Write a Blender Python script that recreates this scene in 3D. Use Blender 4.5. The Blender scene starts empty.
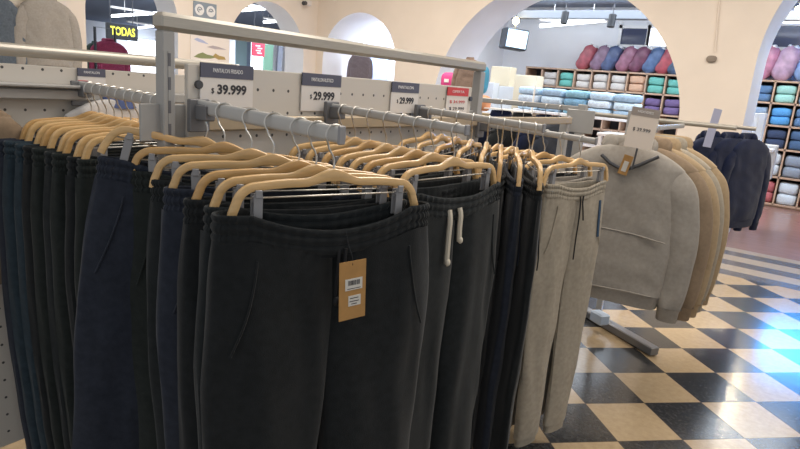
import bpy, math, random
from mathutils import Vector, Matrix, noise
S = bpy.context.scene
COL = S.collection
rnd = random.Random(7)
PI = math.pi

# ------------------------------------------------------------------ camera
F_PX, PITCH, ROLL, CAM_H, YAW = 600.0, math.radians(13.328), math.radians(4.742), 1.386, math.radians(34.9)
_fw = Vector((0, math.cos(PITCH), -math.sin(PITCH)))
_rt = Vector((1, 0, 0))
_up = _rt.cross(_fw)
_r2 = math.cos(ROLL) * _rt + math.sin(ROLL) * _up
_u2 = -math.sin(ROLL) * _rt + math.cos(ROLL) * _up
_W = Matrix.Rotation(YAW, 3, 'Z')
FW, RT, UP = _W @ _fw, _W @ _r2, _W @ _u2
EYE = Vector((0, 0, CAM_H))
cam = bpy.data.cameras.new('camera')
cam.sensor_width = 36
cam.lens = F_PX / 800 * 36
cam.clip_start = .05
camo = bpy.data.objects.new('camera', cam)
COL.objects.link(camo)
M3 = Matrix((RT, UP, -FW)).transposed()
camo.matrix_world = Matrix.Translation(EYE) @ M3.to_4x4()
S.camera = camo

def ray(x, y):
    return FW + RT * ((x - 400) / F_PX) - UP * ((y - 224.5) / F_PX)
def onX(x, y, v):
    d = ray(x, y); return EYE + d * (v / d.x)
def onY(x, y, v):
    d = ray(x, y); return EYE + d * (v / d.y)
def onZ(x, y, v=0):
    d = ray(x, y); return EYE + d * ((v - CAM_H) / d.z)

# ------------------------------------------------------------------ materials
def srgb(h):
    h = h.lstrip('#')
    o = []
    for i in (0, 2, 4):
        c = int(h[i:i + 2], 16) / 255
        o.append(c / 12.92 if c <= .04045 else ((c + .055) / 1.055) ** 2.4)
    return (*o, 1)
MATS = {}
def mat(name, col, rough=.6, metal=0., spec=.5, noise_scale=0, noise_amt=.0, bump=0., bump_scale=200, sheen=0., emit=0., emit_col=None, coat=0., alpha=1., stretch=None):
    if name in MATS: return MATS[name]
    m = bpy.data.materials.new(name); m.use_nodes = True
    nt = m.node_tree; b = nt.nodes['Principled BSDF']
    c = srgb(col) if isinstance(col, str) else (*col, 1)
    b.inputs['Base Color'].default_value = c
    b.inputs['Roughness'].default_value = rough
    b.inputs['Metallic'].default_value = metal
    b.inputs['Specular IOR Level'].default_value = spec
    if sheen:
        b.inputs['Sheen Weight'].default_value = sheen
        b.inputs['Sheen Roughness'].default_value = .5
    if coat: b.inputs['Coat Weight'].default_value = coat
    if alpha < 1: b.inputs['Alpha'].default_value = alpha
    if emit:
        b.inputs['Emission Color'].default_value = srgb(emit_col or col)
        b.inputs['Emission Strength'].default_value = emit
    if noise_amt or bump:
        tc = nt.nodes.new('ShaderNodeTexCoord')
        src = tc.outputs['Object']
        if stretch:
            mp = nt.nodes.new('ShaderNodeMapping'); mp.inputs['Scale'].default_value = stretch
            nt.links.new(src, mp.inputs['Vector']); src = mp.outputs['Vector']
    if noise_amt:
        n = nt.nodes.new('ShaderNodeTexNoise'); n.inputs['Scale'].default_value = noise_scale; n.inputs['Detail'].default_value = 4
        nt.links.new(src, n.inputs['Vector'])
        r = nt.nodes.new('ShaderNodeValToRGB')
        r.color_ramp.elements[0].position = .3; r.color_ramp.elements[1].position = .7
        r.color_ramp.elements[0].color = tuple(max(0, v * (1 - noise_amt)) for v in c[:3]) + (1,)
        r.color_ramp.elements[1].color = tuple(min(1, v * (1 + noise_amt)) for v in c[:3]) + (1,)
        nt.links.new(n.outputs['Fac'], r.inputs['Fac']); nt.links.new(r.outputs['Color'], b.inputs['Base Color'])
    if bump:
        n2 = nt.nodes.new('ShaderNodeTexNoise'); n2.inputs['Scale'].default_value = bump_scale; n2.inputs['Detail'].default_value = 3
        nt.links.new(src, n2.inputs['Vector'])
        bp = nt.nodes.new('ShaderNodeBump'); bp.inputs['Strength'].default_value = bump; bp.inputs['Distance'].default_value = .002
        nt.links.new(n2.outputs['Fac'], bp.inputs['Height']); nt.links.new(bp.outputs['Normal'], b.inputs['Normal'])
    MATS[name] = m
    return m

def fabric(name, col, sheen=.15, amt=.18):
    return mat(name, col, rough=.95, spec=.15, noise_scale=60, noise_amt=amt, bump=.35, bump_scale=500, sheen=sheen)

m_black = fabric('black_fleece', '#202325')
m_black2 = fabric('charcoal_fleece', '#24282a')
m_green = fabric('dark_green_fleece', '#252a29')
m_navy = fabric('navy_fleece', '#2b303b')
m_teal = fabric('dark_teal_fleece', '#2d3a43')
m_beige = fabric('beige_melange', '#a89f90', sheen=.05, amt=.10)
m_greybeige = fabric('stone_melange', '#a39d95', sheen=.05, amt=.08)
m_brown = fabric('camel_fleece', '#94816c', sheen=.05, amt=.08)
m_tan = fabric('tan_fleece', '#b09a7c', sheen=.05, amt=.08)
m_jacket = fabric('midnight_jacket', '#141d38')
m_wood = mat('hanger_wood', '#dfb880', rough=.35, spec=.5, noise_scale=14, noise_amt=.10, coat=.3, stretch=(1, 8, 8))
m_wood2 = mat('hanger_wood_dark', '#d2a76c', rough=.38, spec=.5, noise_scale=14, noise_amt=.10, coat=.3, stretch=(1, 8, 8))
m_chrome = mat('hook_chrome', '#d2d0cb', rough=.3, metal=1)
m_clip = mat('clip_grey', '#97979a', rough=.4, metal=.15)
m_rack = mat('rack_grey_paint', '#a9a8a6', rough=.35, spec=.5, noise_scale=8, noise_amt=.05, coat=.2)
m_tube = mat('brushed_tube', '#b7b2a8', rough=.32, metal=.35, noise_scale=30, noise_amt=.06, stretch=(20, 1, 20))
m_arm = mat('arm_grey', '#bebdba', rough=.35, metal=.1)
m_dkmetal = mat('dark_metal', '#55565a', rough=.45, metal=.4)
m_card = mat('sign_card', '#e9e4df', rough=.6)
m_hdr = mat('sign_header_grey', '#5d5f70', rough=.6)
m_hdrred = mat('sign_header_red', '#d64a4d', rough=.6)
m_ink = mat('sign_ink', '#3a3a40', rough=.7)
m_white = mat('white_paint', '#efeeee', rough=.6)
m_whitetext = mat('white_text', '#f2f2f4', rough=.7)
m_kraft = mat('kraft_card', '#b98d55', rough=.8, noise_scale=40, noise_amt=.08)
m_label = mat('white_label', '#dedbd3', rough=.7)
m_cord = mat('white_cord', '#d8cfbd', rough=.8)
m_blackcord = mat('black_cord', '#15161a', rough=.7)
m_zip = mat('blue_zip_tape', '#2c4a66', rough=.6)
m_wall = mat('cream_plaster', '#efe3d6', rough=.9, spec=.2, noise_scale=2.5, noise_amt=.03, bump=.15, bump_scale=40)
m_wallcool = mat('white_plaster_cool_lit', '#edeef2', rough=.9, spec=.2, noise_scale=2.5, noise_amt=.02)  # white plaster; on the arch reveals its cool tint stands for daylight
m_ceil = mat('ceiling_white', '#efece6', rough=.9)
m_darkceil = mat('ceiling_grey', '#6f7886', rough=.9, noise_scale=1.5, noise_amt=.1)
m_beam = mat('beam_grey', '#7b8088', rough=.6)
m_shelfwood = mat('shelf_wood', '#b79a84', rough=.6, noise_scale=10, noise_amt=.1)
m_shelfback = mat('shelf_back', '#3d4048', rough=.8)
m_tubeglow = mat('fluorescent_tube', '#ffffff', emit=6, emit_col='#f2f8ff')
m_bulb = mat('warm_bulb', '#fff1cf', emit=110, emit_col='#ffe3a8')
m_bulb_small = mat('small_warm_bulb', '#fff1cf', emit=22, emit_col='#ffe3a8')
m_daylight = mat('bright_daylight', '#ffffff', emit=3.2, emit_col='#e6f1ff')
m_daypane = mat('window_daylight', '#cfe6ff', emit=30, emit_col='#3f9bf0')
m_screen = mat('screen_glow', '#cfe4f7', emit=1.0, emit_col='#b8d8f2')
m_darkglass = mat('dark_window_glass', '#2c3350', rough=.15)
m_blk = mat('black_plastic', '#24262b', rough=.5)

# ------------------------------------------------------------------ mesh builder
class MB:
    def __init__(s): s.v = []; s.f = []; s.mi = []; s.cur = 0
    def add(s, vs, fs):
        o = len(s.v); s.v += [tuple(v) for v in vs]
        for f in fs: s.f.append([i + o for i in f]); s.mi.append(s.cur)
    def box(s, c, d, rz=0., R=None, bev=0.):
        hx, hy, hz = d[0] / 2, d[1] / 2, d[2] / 2
        R = R or Matrix.Rotation(rz, 3, 'Z'); c = Vector(c)
        b = min(bev, hx * .9, hy * .9, hz * .9)
        if b <= 0:
            P = [Vector((x, y, z)) for z in (-hz, hz) for x, y in ((-hx, -hy), (hx, -hy), (hx, hy), (-hx, hy))]
            s.add([R @ p + c for p in P], [(3, 2, 1, 0), (4, 5, 6, 7), (0, 1, 5, 4), (1, 2, 6, 5), (2, 3, 7, 6), (3, 0, 4, 7)])
            return
        rings = []
        for z, k in ((-hz, b), (-hz + b, 0), (hz - b, 0), (hz, b)):
            x, y = hx - k, hy - k
            q = b * .5 if k == 0 else 0
            rings.append([R @ Vector(p) + c for p in ((-x + q, -y, z), (x - q, -y, z), (x, -y + q, z), (x, y - q, z), (x - q, y, z), (-x + q, y, z), (-x, y - q, z), (-x, -y + q, z))])
        s.loft(rings, cap=True)
    def loft(s, rings, cap=False, closed=True, loop=False):
        n = len(rings[0]); vs = [p for r in rings for p in r]; fs = []
        R = len(rings)
        for i in range(R if loop else R - 1):
            a, b = i * n, ((i + 1) % R) * n
            for j in range(n if closed else n - 1):
                k = (j + 1) % n
                fs.append((a + j, a + k, b + k, b + j))
        if cap and not loop:
            fs.append(tuple(range(n - 1, -1, -1))); fs.append(tuple((R - 1) * n + j for j in range(n)))
        s.add(vs, fs)
    def sweep(s, pts, sec, up=(0, 1, 0), cap=True):
        # sec: list of (a, b): a along 'side' (normal in-plane), b along up
        pts = [Vector(p) for p in pts]; up = Vector(up).normalized(); rings = []
        for i, p in enumerate(pts):
            t = (pts[min(i + 1, len(pts) - 1)] - pts[max(i - 1, 0)]).normalized()
            n = up.cross(t)
            if n.length < 1e-5: n = Vector((1, 0, 0)).cross(t)
            n.normalize(); bb = t.cross(n)
            k = sec(i / (len(pts) - 1)) if callable(sec) else sec
            rings.append([p + n * a + bb * b for a, b in k])
        s.loft(rings, cap=cap)
    def tube(s, pts, r, n=8, cap=True):
        pts = [Vector(p) for p in pts]; rings = []
        t0 = (pts[1] - pts[0]).normalized()
        nn = t0.orthogonal().normalized()
        for i, p in enumerate(pts):
            t = (pts[min(i + 1, len(pts) - 1)] - pts[max(i - 1, 0)]).normalized()
            nn = (nn - t * nn.dot(t)).normalized(); bb = t.cross(nn)
            rr = r(i / (len(pts) - 1)) if callable(r) else r
            rings.append([p + (nn * math.cos(2 * PI * k / n) + bb * math.sin(2 * PI * k / n)) * rr for k in range(n)])
        s.loft(rings, cap=cap)
    def blob(s, c, d, e=2.0, R=None, nu=20, nv=12, fn=None):
        c = Vector(c); R = R or Matrix.Identity(3); rings = []
        sp = lambda w, p: math.copysign(abs(w) ** p, w)
        for i in range(nv + 1):
            ph = -PI / 2 + PI * i / nv; ph = max(-PI / 2 + .02, min(PI / 2 - .02, ph))
            ring = []
            for j in range(nu):
                th = 2 * PI * j / nu
                p = Vector((d[0] / 2 * sp(math.cos(ph), 2 / e) * sp(math.cos(th), 2 / e), d[1] / 2 * sp(math.cos(ph), 2 / e) * sp(math.sin(th), 2 / e), d[2] / 2 * sp(math.sin(ph), 2 / e)))
                if fn: p = fn(p)
                ring.append(R @ p + c)
            rings.append(ring)
        s.loft(rings, cap=True)
    def mesh(s, name, mats, smooth=True):
        me = bpy.data.meshes.new(name); me.from_pydata(s.v, [], s.f)
        for m in (mats if isinstance(mats, (list, tuple)) else [mats]): me.materials.append(m)
        for p, i in zip(me.polygons, s.mi): p.material_index = i; p.use_smooth = smooth
        if smooth: me.set_sharp_from_angle(angle=math.radians(42))
        me.update()
        return me
    def build(s, name, mats, parent=None, smooth=True, loc=None):
        return link(name, s.mesh(name, mats, smooth), parent, loc)

def link(name, me, parent=None, loc=None, m=None):
    o = bpy.data.objects.new(name, me); COL.objects.link(o)
    if parent is not None: o.parent = parent
    if loc is not None: o.location = loc
    if m is not None:
        o.material_slots[0].link = 'OBJECT'; o.material_slots[0].material = m
    return o
def thing(name, label, cat, loc=(0, 0, 0), rot=(0, 0, 0), group=None):
    o = bpy.data.objects.new(name, None); COL.objects.link(o)
    o.empty_display_size = .05
    o.location = loc; o.rotation_euler = rot
    tag(o, label, cat, group); return o
def tag(o, label, cat, group=None, kind=None):
    o['label'] = label; o['category'] = cat
    if group: o['group'] = group
    if kind: o['kind'] = kind
    return o
def struct(o, label=None):
    o['kind'] = 'structure'
    if label: o['label'] = label; o['category'] = label.split()[-1]
    return o
def text_mesh(txt, size, align='CENTER', bold=0.0):
    cu = bpy.data.curves.new('lettering', 'FONT'); cu.body = txt; cu.size = size; cu.align_x = align; cu.align_y = 'CENTER'
    cu.extrude = .0004; cu.offset = bold; cu.resolution_u = 3
    o = bpy.data.objects.new('lettering', cu); COL.objects.link(o)
    dg = bpy.context.evaluated_depsgraph_get(); dg.update()
    me = bpy.data.meshes.new_from_object(o.evaluated_get(dg))
    bpy.data.objects.remove(o); bpy.data.curves.remove(cu)
    return me
def text(name, txt, size, m, parent, loc, rot, width=None, bold=0.):
    me = text_mesh(txt, size, bold=bold); me.materials.clear(); me.materials.append(m)
    o = link(name, me, parent, loc); o.rotation_euler = rot
    if width and len(me.vertices):
        w = max(v.co.x for v in me.vertices) - min(v.co.x for v in me.vertices)
        o.scale.x = width / w
    return o
RX = (PI / 2, 0, PI / 2)     # text facing +X
RY = (PI / 2, 0, 0)          # text facing -Y

# ------------------------------------------------------------------ setting
def floor_material():
    m = bpy.data.materials.new('checker_floor_tiles'); m.use_nodes = True
    nt = m.node_tree; N = nt.nodes; L = nt.links; b = N['Principled BSDF']
    tc = N.new('ShaderNodeTexCoord'); mp = N.new('ShaderNodeMapping'); mp.vector_type = 'TEXTURE'
    mp.inputs['Location'].default_value = (-.270, 2.623, .07); mp.inputs['Rotation'].default_value = (0, 0, math.radians(45.03))
    mp.inputs['Scale'].default_value = (.3, .3, .3)
    L.new(tc.outputs['Object'], mp.inputs['Vector'])
    ck = N.new('ShaderNodeTexChecker'); ck.inputs['Scale'].default_value = 1
    L.new(mp.outputs['Vector'], ck.inputs['Vector'])
    def flecks(base, lo, hi, sc, p0, p1):
        n = N.new('ShaderNodeTexNoise'); n.inputs['Scale'].default_value = sc; n.inputs['Detail'].default_value = 6; n.inputs['Roughness'].default_value = .75
        L.new(tc.outputs['Object'], n.inputs['Vector'])
        r = N.new('ShaderNodeValToRGB'); r.color_ramp.elements[0].position = p0; r.color_ramp.elements[1].position = p1
        r.color_ramp.elements[0].color = srgb(lo); r.color_ramp.elements[1].color = srgb(hi)
        L.new(n.outputs['Fac'], r.inputs['Fac']); return r
    dk = flecks(0, '#26282b', '#55534f', 55, .45, .75)
    lt = flecks(0, '#ab9474', '#bfa987', 30, .3, .7)
    mx = N.new('ShaderNodeMix'); mx.data_type = 'RGBA'
    L.new(ck.outputs['Fac'], mx.inputs['Factor']); L.new(lt.outputs['Color'], mx.inputs['A']); L.new(dk.outputs['Color'], mx.inputs['B'])
    # seams
    sp = N.new('ShaderNodeSeparateXYZ'); L.new(mp.outputs['Vector'], sp.inputs['Vector'])
    masks = []
    for ax in 'XY':
        fr = N.new('ShaderNodeMath'); fr.operation = 'PINGPONG'; fr.inputs[1].default_value = .5; L.new(sp.outputs[ax], fr.inputs[0])
        lt_ = N.new('ShaderNodeMath'); lt_.operation = 'LESS_THAN'; lt_.inputs[1].default_value = .006; L.new(fr.outputs[0], lt_.inputs[0]); masks.append(lt_)
    mxm = N.new('ShaderNodeMath'); mxm.operation = 'MAXIMUM'; L.new(masks[0].outputs[0], mxm.inputs[0]); L.new(masks[1].outputs[0], mxm.inputs[1])
    mx2 = N.new('ShaderNodeMix'); mx2.data_type = 'RGBA'; L.new(mxm.outputs[0], mx2.inputs['Factor']); L.new(mx.outputs['Result'], mx2.inputs['A'])
    mx2.inputs['B'].default_value = srgb('#4a4038')
    L.new(mx2.outputs['Result'], b.inputs['Base Color'])
    b.inputs['Roughness'].default_value = .17; b.inputs['Specular IOR Level'].default_value = .55
    n = N.new('ShaderNodeTexNoise'); n.inputs['Scale'].default_value = 9; n.inputs['Detail'].default_value = 3; L.new(tc.outputs['Object'], n.inputs['Vector'])
    bp = N.new('ShaderNodeBump'); bp.inputs['Strength'].default_value = .06; bp.inputs['Distance'].default_value = .01
    L.new(n.outputs['Fac'], bp.inputs['Height']); L.new(bp.outputs['Normal'], b.inputs['Normal'])
    return m
m_floor = floor_material()
m_wooden = mat('back_floor_planks', '#927068', rough=.25, noise_scale=4, noise_amt=.12, stretch=(1, 6, 1))
m_sdark = mat('border_dark', '#5e5d62', rough=.2, noise_scale=50, noise_amt=.2)
m_slight = mat('border_light', '#ab9f90', rough=.2, noise_scale=30, noise_amt=.08)
m_hall = mat('hall_floor', '#b9aea3', rough=.3, noise_scale=3, noise_amt=.06)

def slab(name, x0, x1, y0, y1, z0, z1, m):
    b = MB(); b.box(((x0 + x1) / 2, (y0 + y1) / 2, (z0 + z1) / 2), (x1 - x0, y1 - y0, z1 - z0))
    return struct(b.build(name, m, smooth=False))
WX, WY = -6.72, 7.0           # the two arched walls
slab('floor', WX - .4, 4.0, -3.0, 5.72, -.1, 0, m_floor)
ys = [5.72, 5.9, 6.12, 6.32, 6.55, 6.75, 6.92]
b = MB()
for i in range(6):
    b.cur = i % 2
    b.box(((WX - .4 + 4.0) / 2, (ys[i] + ys[i + 1]) / 2, -.05), (4.0 - WX + .4, ys[i + 1] - ys[i], .1))
struct(b.build('floor_border', [m_sdark, m_slight], smooth=False))
slab('floor_back_room', WX - .4, 4.0, 6.92, 11.3, -.1, 0, m_wooden)
slab('floor_hall', -24.0, WX - .4, -3.0, 24, -.1, 0, m_hall)

def arched_wall(name, axis, pos, thick, u0, u1, H, arches, mats):
    """axis 'X': wall runs along X at Y=pos..pos+thick ; axis 'Y': runs along Y at X=pos..pos-thick"""
    b = MB()
    def pt(u, w, z): return (u, pos + w, z) if axis == 'X' else (pos - w, u, z)
    def quad(a, c, z0, z1, z0b=None, z1b=None):
        z0b = z0 if z0b is None else z0b
        for w in (0, thick):
            q = [pt(a, w, z0), pt(c, w, z0b), pt(c, w, z1), pt(a, w, z1)]
            flip = (w > 0) != (axis == 'Y')
            b.cur = 0 if w == 0 else 1
            b.add(q, [(3, 2, 1, 0) if flip else (0, 1, 2, 3)])
    cur = u0
    for c, R, zc, dz in arches:
        quad(cur, c - R, 0, H); cur = c + R
        n = 48; us = [c - R * math.cos(PI * i / n) for i in range(n + 1)]
        zs = [zc + dz * R * math.sin(PI * i / n) for i in range(n + 1)]
        for i in range(n):
            quad(us[i], us[i + 1], zs[i], H, zs[i + 1])
        b.cur = 1  # reveals take the cooler plaster: daylight put into their colour
        prof = [(c - R, 0)] + list(zip(us, zs)) + [(c + R, 0)]
        rings = [[pt(u, w, z) for u, z in prof] for w in (0, thick)]
        b.loft(rings, closed=False)
    quad(cur, u1, 0, H)
    return struct(b.build(name, mats))
A4 = (-2.95, 1.57, 1.11, 1.0)
A5 = (.75, 1.53, 1.85, 1.0)
A3 = (-5.89, .69, 1.62, 1.0)
TH = .85
arched_wall('wall_back', 'X', WY, TH, WX, 4.0, 3.4, [A3, A4, A5], [m_wall, m_wallcool])
AL1 = (4.02, .56, 1.86, 1.0)
AL2 = (6.03, .70, 1.62, 1.0)
arched_wall('wall_left', 'Y', WX, .4, -3.0, WY + TH, 3.4, [AL1, AL2], [m_wall, m_wallcool])
slab('ceiling', WX, 4.0, .2, WY, 3.4, 3.5, m_ceil)
# back room shell
slab('wall_back_room', -5.75, 4.0, 11.1, 11.25, 0, 2.98, m_wallcool)
slab('wall_side_room', -5.75, -5.6, WY + TH + .02, 11.1, 0, 2.98, m_wallcool)
slab('ceiling_back_room', -5.75, 4.0, WY + TH, 11.25, 2.95, 3.05, m_darkceil)
# niche room beyond the narrow arch
slab('wall_niche_back', -9.0, -5.75, 9.2, 9.3, 0, 3.2, m_wallcool)
slab('ceiling_niche', -9.0, -5.75, WY + TH, 9.3, 2.9, 3.0, m_wallcool)
# hall seen through the arches in the left wall
slab('wall_hall', -24.0, -23.9, -3.0, 24.0, 0, 3.2, m_wallcool)
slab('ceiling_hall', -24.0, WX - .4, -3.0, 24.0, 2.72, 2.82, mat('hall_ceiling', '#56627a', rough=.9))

# ------------------------------------------------------------------ clip hanger prototype
def rr(w, h, r, n=2):
    o = []
    for cx, cy, a0 in ((w / 2 - r, h / 2 - r, 0), (-w / 2 + r, h / 2 - r, 90), (-w / 2 + r, -h / 2 + r, 180), (w / 2 - r, -h / 2 + r, 270)):
        for i in range(n + 1):
            a = math.radians(a0 + 90 * i / n); o.append((cx + r * math.cos(a), cy + r * math.sin(a)))
    return o
def hanger_meshes():
    hw = .19
    half = []
    for i in range(0, 9):                      # hump to straight shoulder
        x = .06 * i / 8
        half.append((x, -.013 * (1 - math.cos(PI * x / .06)) / 2))
    half.append((.09, -.0132)); half.append((.12, -.0150)); half.append((.145, -.0175))
    for i in range(1, 8):                      # rounded corner, then the dropped end
        a = math.radians(78 * i / 7)
        half.append((.145 + .037 * math.sin(a), -.0175 - .037 * (1 - math.cos(a))))
    half.append((.187, -.062)); half.append((.190, -.078))
    path = [(-x, 0, z) for x, z in reversed(half)] + [(x, 0, z) for x, z in half[1:]]
    wood = MB()
    def sec(t):
        d = abs(t - .5) * 2
        h = .0155 if d > .3 else .0155 + .009 * (1 - d / .3) ** 1.5
        return rr(h, .013, .004, 2)
    wood.sweep([(x, y, z - .006) for x, y, z in path], sec, up=(0, 1, 0))
    hook = MB()
    pts = [(0, 0, -.012), (0, 0, .008), (0, 0, .02), (-.004, 0, .03), (-.012, 0, .042)]
    for i in range(0, 17):
        a = math.radians(222 - 235 * i / 16)
        pts.append((.0195 * math.cos(a), 0, .0655 + .0195 * math.sin(a)))
    hook.tube(pts, .0020, 7)
    rod = MB(); rod.tube([(-.176, 0, -.043), (.176, 0, -.043)], .0018, 6)
    clip = MB()
    clip.box((0, -.007, -.062), (.016, .003, .052), bev=.001)
    clip.box((0, .007, -.062), (.016, .003, .052), bev=.001)
    clip.tube([(-.009, 0, -.045), (.009, 0, -.045)], .0055, 8)
    clip.box((0, -.0095, -.035), (.012, .004, .014), bev=.001)
    wm = wood.mesh('shoulder_bar', m_wood)
    return dict(shoulder_bar=wm, hook=hook.mesh('hook', m_chrome), clip_rod=rod.mesh('clip_rod', m_chrome), clip=clip.mesh('clip', m_clip))
HM = hanger_meshes()
def hanger(loc, rz, roll, label, group, dark=False):
    t = thing('clip_hanger', label, 'hanger', loc, (0, roll, rz), group)
    link('shoulder_bar', HM['shoulder_bar'], t, m=m_wood2 if dark else m_wood)
    link('hook', HM['hook'], t); link('clip_rod', HM['clip_rod'], t)
    for s in (-1, 1): link('clip', HM['clip'], t, (s * .145, 0, 0))
    return t

# ------------------------------------------------------------------ joggers
def sgnp(w, p): return math.copysign(abs(w) ** p, w)
def jogger_meshes(hw, ht, sag, seed, L=1.0, skew=0., legtaper=1.0):
    """x = width, -y = front, z = 0 at the waist top, hangs down to -L"""
    WB = .05
    off = Vector((seed * 7.3, seed * 3.1, seed * 1.7))
    def sagz(x, y, z):
        k = max(0, 1 + z / .30)
        f = (1.0 if y < 0 else .25)
        return -sag * f * max(0, 1 - (x / (hw * .75)) ** 2) * k
    def foldy(x, y, z, side):
        a = min(1, max(0, (-z - .03) / .12))
        n1 = noise.noise(Vector((x * 13, side * 2.0, z * 1.6)) + off)
        n2 = noise.noise(Vector((x * 30 + z * 3, side * 2.0 + 5, z * 4.0)) + off)
        n3 = noise.noise(Vector((x * 9, side + 9, z * 9)) + off)
        ga = math.exp(-max(0, -z - WB) / .045) * .0022 * math.sin(x * 260 + 3 * n1)
        return a * (n1 * .012 + n2 * .006 + n3 * .004) + ga
    body = MB()
    n, rows = 40, 46
    for s in (-1, 1):
        rings = []
        for i in range(rows + 1):
            t = i / rows
            z = -WB + .006 - (L - WB - .03) * t
            d = -z
            outer = hw * (1 + .10 * math.sin(min(1, d / .30) * PI / 2)) - (hw * .20 * legtaper) * max(0, (d - .30) / (L - .3)) ** 1.1
            inner = -.006 + (0 if d < .27 else .028 * min(1, (d - .27) / .5) ** .8) + .004 * noise.noise(Vector((2, s, z * 5)) + off)
            cx, hx = (outer + inner) / 2, (outer - inner) / 2
            th = ht * (1 + .35 * math.sin(min(1, d / .25) * PI / 2)) * (1 - .15 * t)
            sway = skew * t * t + .006 * noise.noise(Vector((4, s * 3, z * 2.2)) + off)
            ring = []
            for j in range(n):
                a = 2 * PI * j / n
                u = sgnp(math.cos(a), .85); w = sgnp(math.sin(a), .62)
                x = s * (cx + u * hx)
                y = w * th * (1 - .12 * abs(u) ** 3)
                fy = foldy(x, y, z, 1 if y < 0 else -1)
                fx = .006 * noise.noise(Vector((w * 2, z * 6, s)) + off)
                ring.append(Vector((x + fx + sway, y + (fy if y < 0 else -fy) * abs(w), z + sagz(x, y, z))))
            if s < 0: ring.reverse()
            rings.append(ring)
        body.loft(rings, cap=False)
    # elastic waistband: three stitched channels, open on top
    band = MB(); rings = []
    prof = [(-.001, -WB - .004), (.0035, -WB + .004), (.0045, -.040), (.002, -.035), (.0012, -.0335), (.002, -.032), (.005, -.026), (.0045, -.020), (.0018, -.0165), (.001, -.015), (.0018, -.0135), (.0045, -.008), (.003, -.002), (0, 0), (-.003, -.002), (-.0045, -.010), (-.004, -.03), (-.003, -.06)]
    nn = 160
    for o, z in prof:
        ring = []
        for j in range(nn):
            a = 2 * PI * j / nn
            u = sgnp(math.cos(a), .85); w = sgnp(math.sin(a), .62)
            x = u * (hw + o); y = w * (ht + o)
            y += .0018 * math.sin(j * 2.3) * abs(w) * (1 if o > 0 else .4) + (.006 * noise.noise(Vector((x * 12, w, 0)) + off)) * abs(w)
            ring.append(Vector((x, y, z + sagz(x, y, z))))
        rings.append(ring)
    band.loft(rings)
    # ribbed cuffs
    cuff = MB()
    for s in (-1, 1):
        rings = []
        for z, k in ((-L + .05, 1.0), (-L + .03, .86), (-L + .015, .84), (-L, .82), (-L + .01, .78)):
            outer, inner = hw * 1.10 - hw * .20 * legtaper, .022
            cx, hx = (outer + inner) / 2, (outer - inner) / 2 * k
            rings.append([Vector((s * cx + math.cos(2 * PI * j / 72) * hx + skew, sgnp(math.sin(2 * PI * j / 72), .7) * ht * 1.1 * k + .0012 * (j % 2), z)) for j in range(72)])
        cuff.loft(rings)
    def front(x, z):
        d = -z
        th = ht * (1 + .35 * math.sin(min(1, d / .25) * PI / 2)) * (1 - .15 * (d / L))
        y = -th * .93
        return Vector((x, y + foldy(x, y, z, 1) - .002, z + sagz(x, y, z)))
    pocket = {}
    for s in (-1, 1):
        pts = []; pb_ = MB()
        for i in range(14):
            t = i / 13
            pts.append(front(s * (hw * (.72 + .20 * t ** 1.5)), -.075 - .17 * t))
        pb_.tube(pts, .0022, 6); pocket[s] = pb_.mesh('pocket_welt', m_black)
    return dict(trouser_legs=body.mesh('trouser_legs', m_black), waistband=band.mesh('waistband', m_black),
                ankle_cuffs=cuff.mesh('ankle_cuffs', m_black), pocket_welt=pocket, front=front, sagz=sagz, hw=hw, ht=ht)
JV = {
    'front': jogger_meshes(.217, .034, .034, 1, 1.0),
    'wide': jogger_meshes(.20, .024, .018, 2, 1.0),
    'wide2': jogger_meshes(.205, .022, .014, 3, 1.0),
    'open': jogger_meshes(.195, .036, .020, 4, 1.0),
    'slim': jogger_meshes(.19, .018, .012, 5, .98),
    'grey': jogger_meshes(.174, .019, .020, 6, 1.02, legtaper=1.0),
}
def jogger(kind, loc, rz, roll, m, label, group, dz=-.066):
    v = JV[kind]
    t = thing('jogger_trousers', label, 'trousers', loc, (0, roll, rz), group)
    for k in ('trouser_legs', 'waistband', 'ankle_cuffs'):
        link(k, v[k], t, (0, 0, dz), m)
    for s in (-1, 1): link('pocket_welt', v['pocket_welt'][s], t, (0, 0, dz), m)
    return t
def cord(t, v, pts, r, m, dz=-.066, knot=None, name='drawstring'):
    b = MB(); P = []
    for x, z, o in pts:
        p = v['front'](x, z); p.y -= o; P.append(p)
    # resample smooth
    Q = []
    for i in range(len(P) - 1):
        p0, p1, p2, p3 = P[max(i - 1, 0)], P[i], P[i + 1], P[min(i + 2, len(P) - 1)]
        for k in range(6):
            u = k / 6
            Q.append(.5 * ((2 * p1) + (p2 - p0) * u + (2 * p0 - 5 * p1 + 4 * p2 - p3) * u * u + (3 * p1 - p0 - 3 * p2 + p3) * u ** 3))
    Q.append(P[-1])
    b.tube(Q, r, 7)
    if knot is not None: b.blob(P[-1] + Vector((0, -.003, knot * .3)), (knot, knot * .8, knot * 1.2), 2, nu=12, nv=8)
    return b.build(name, m, t, loc=(0, 0, dz))

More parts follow.
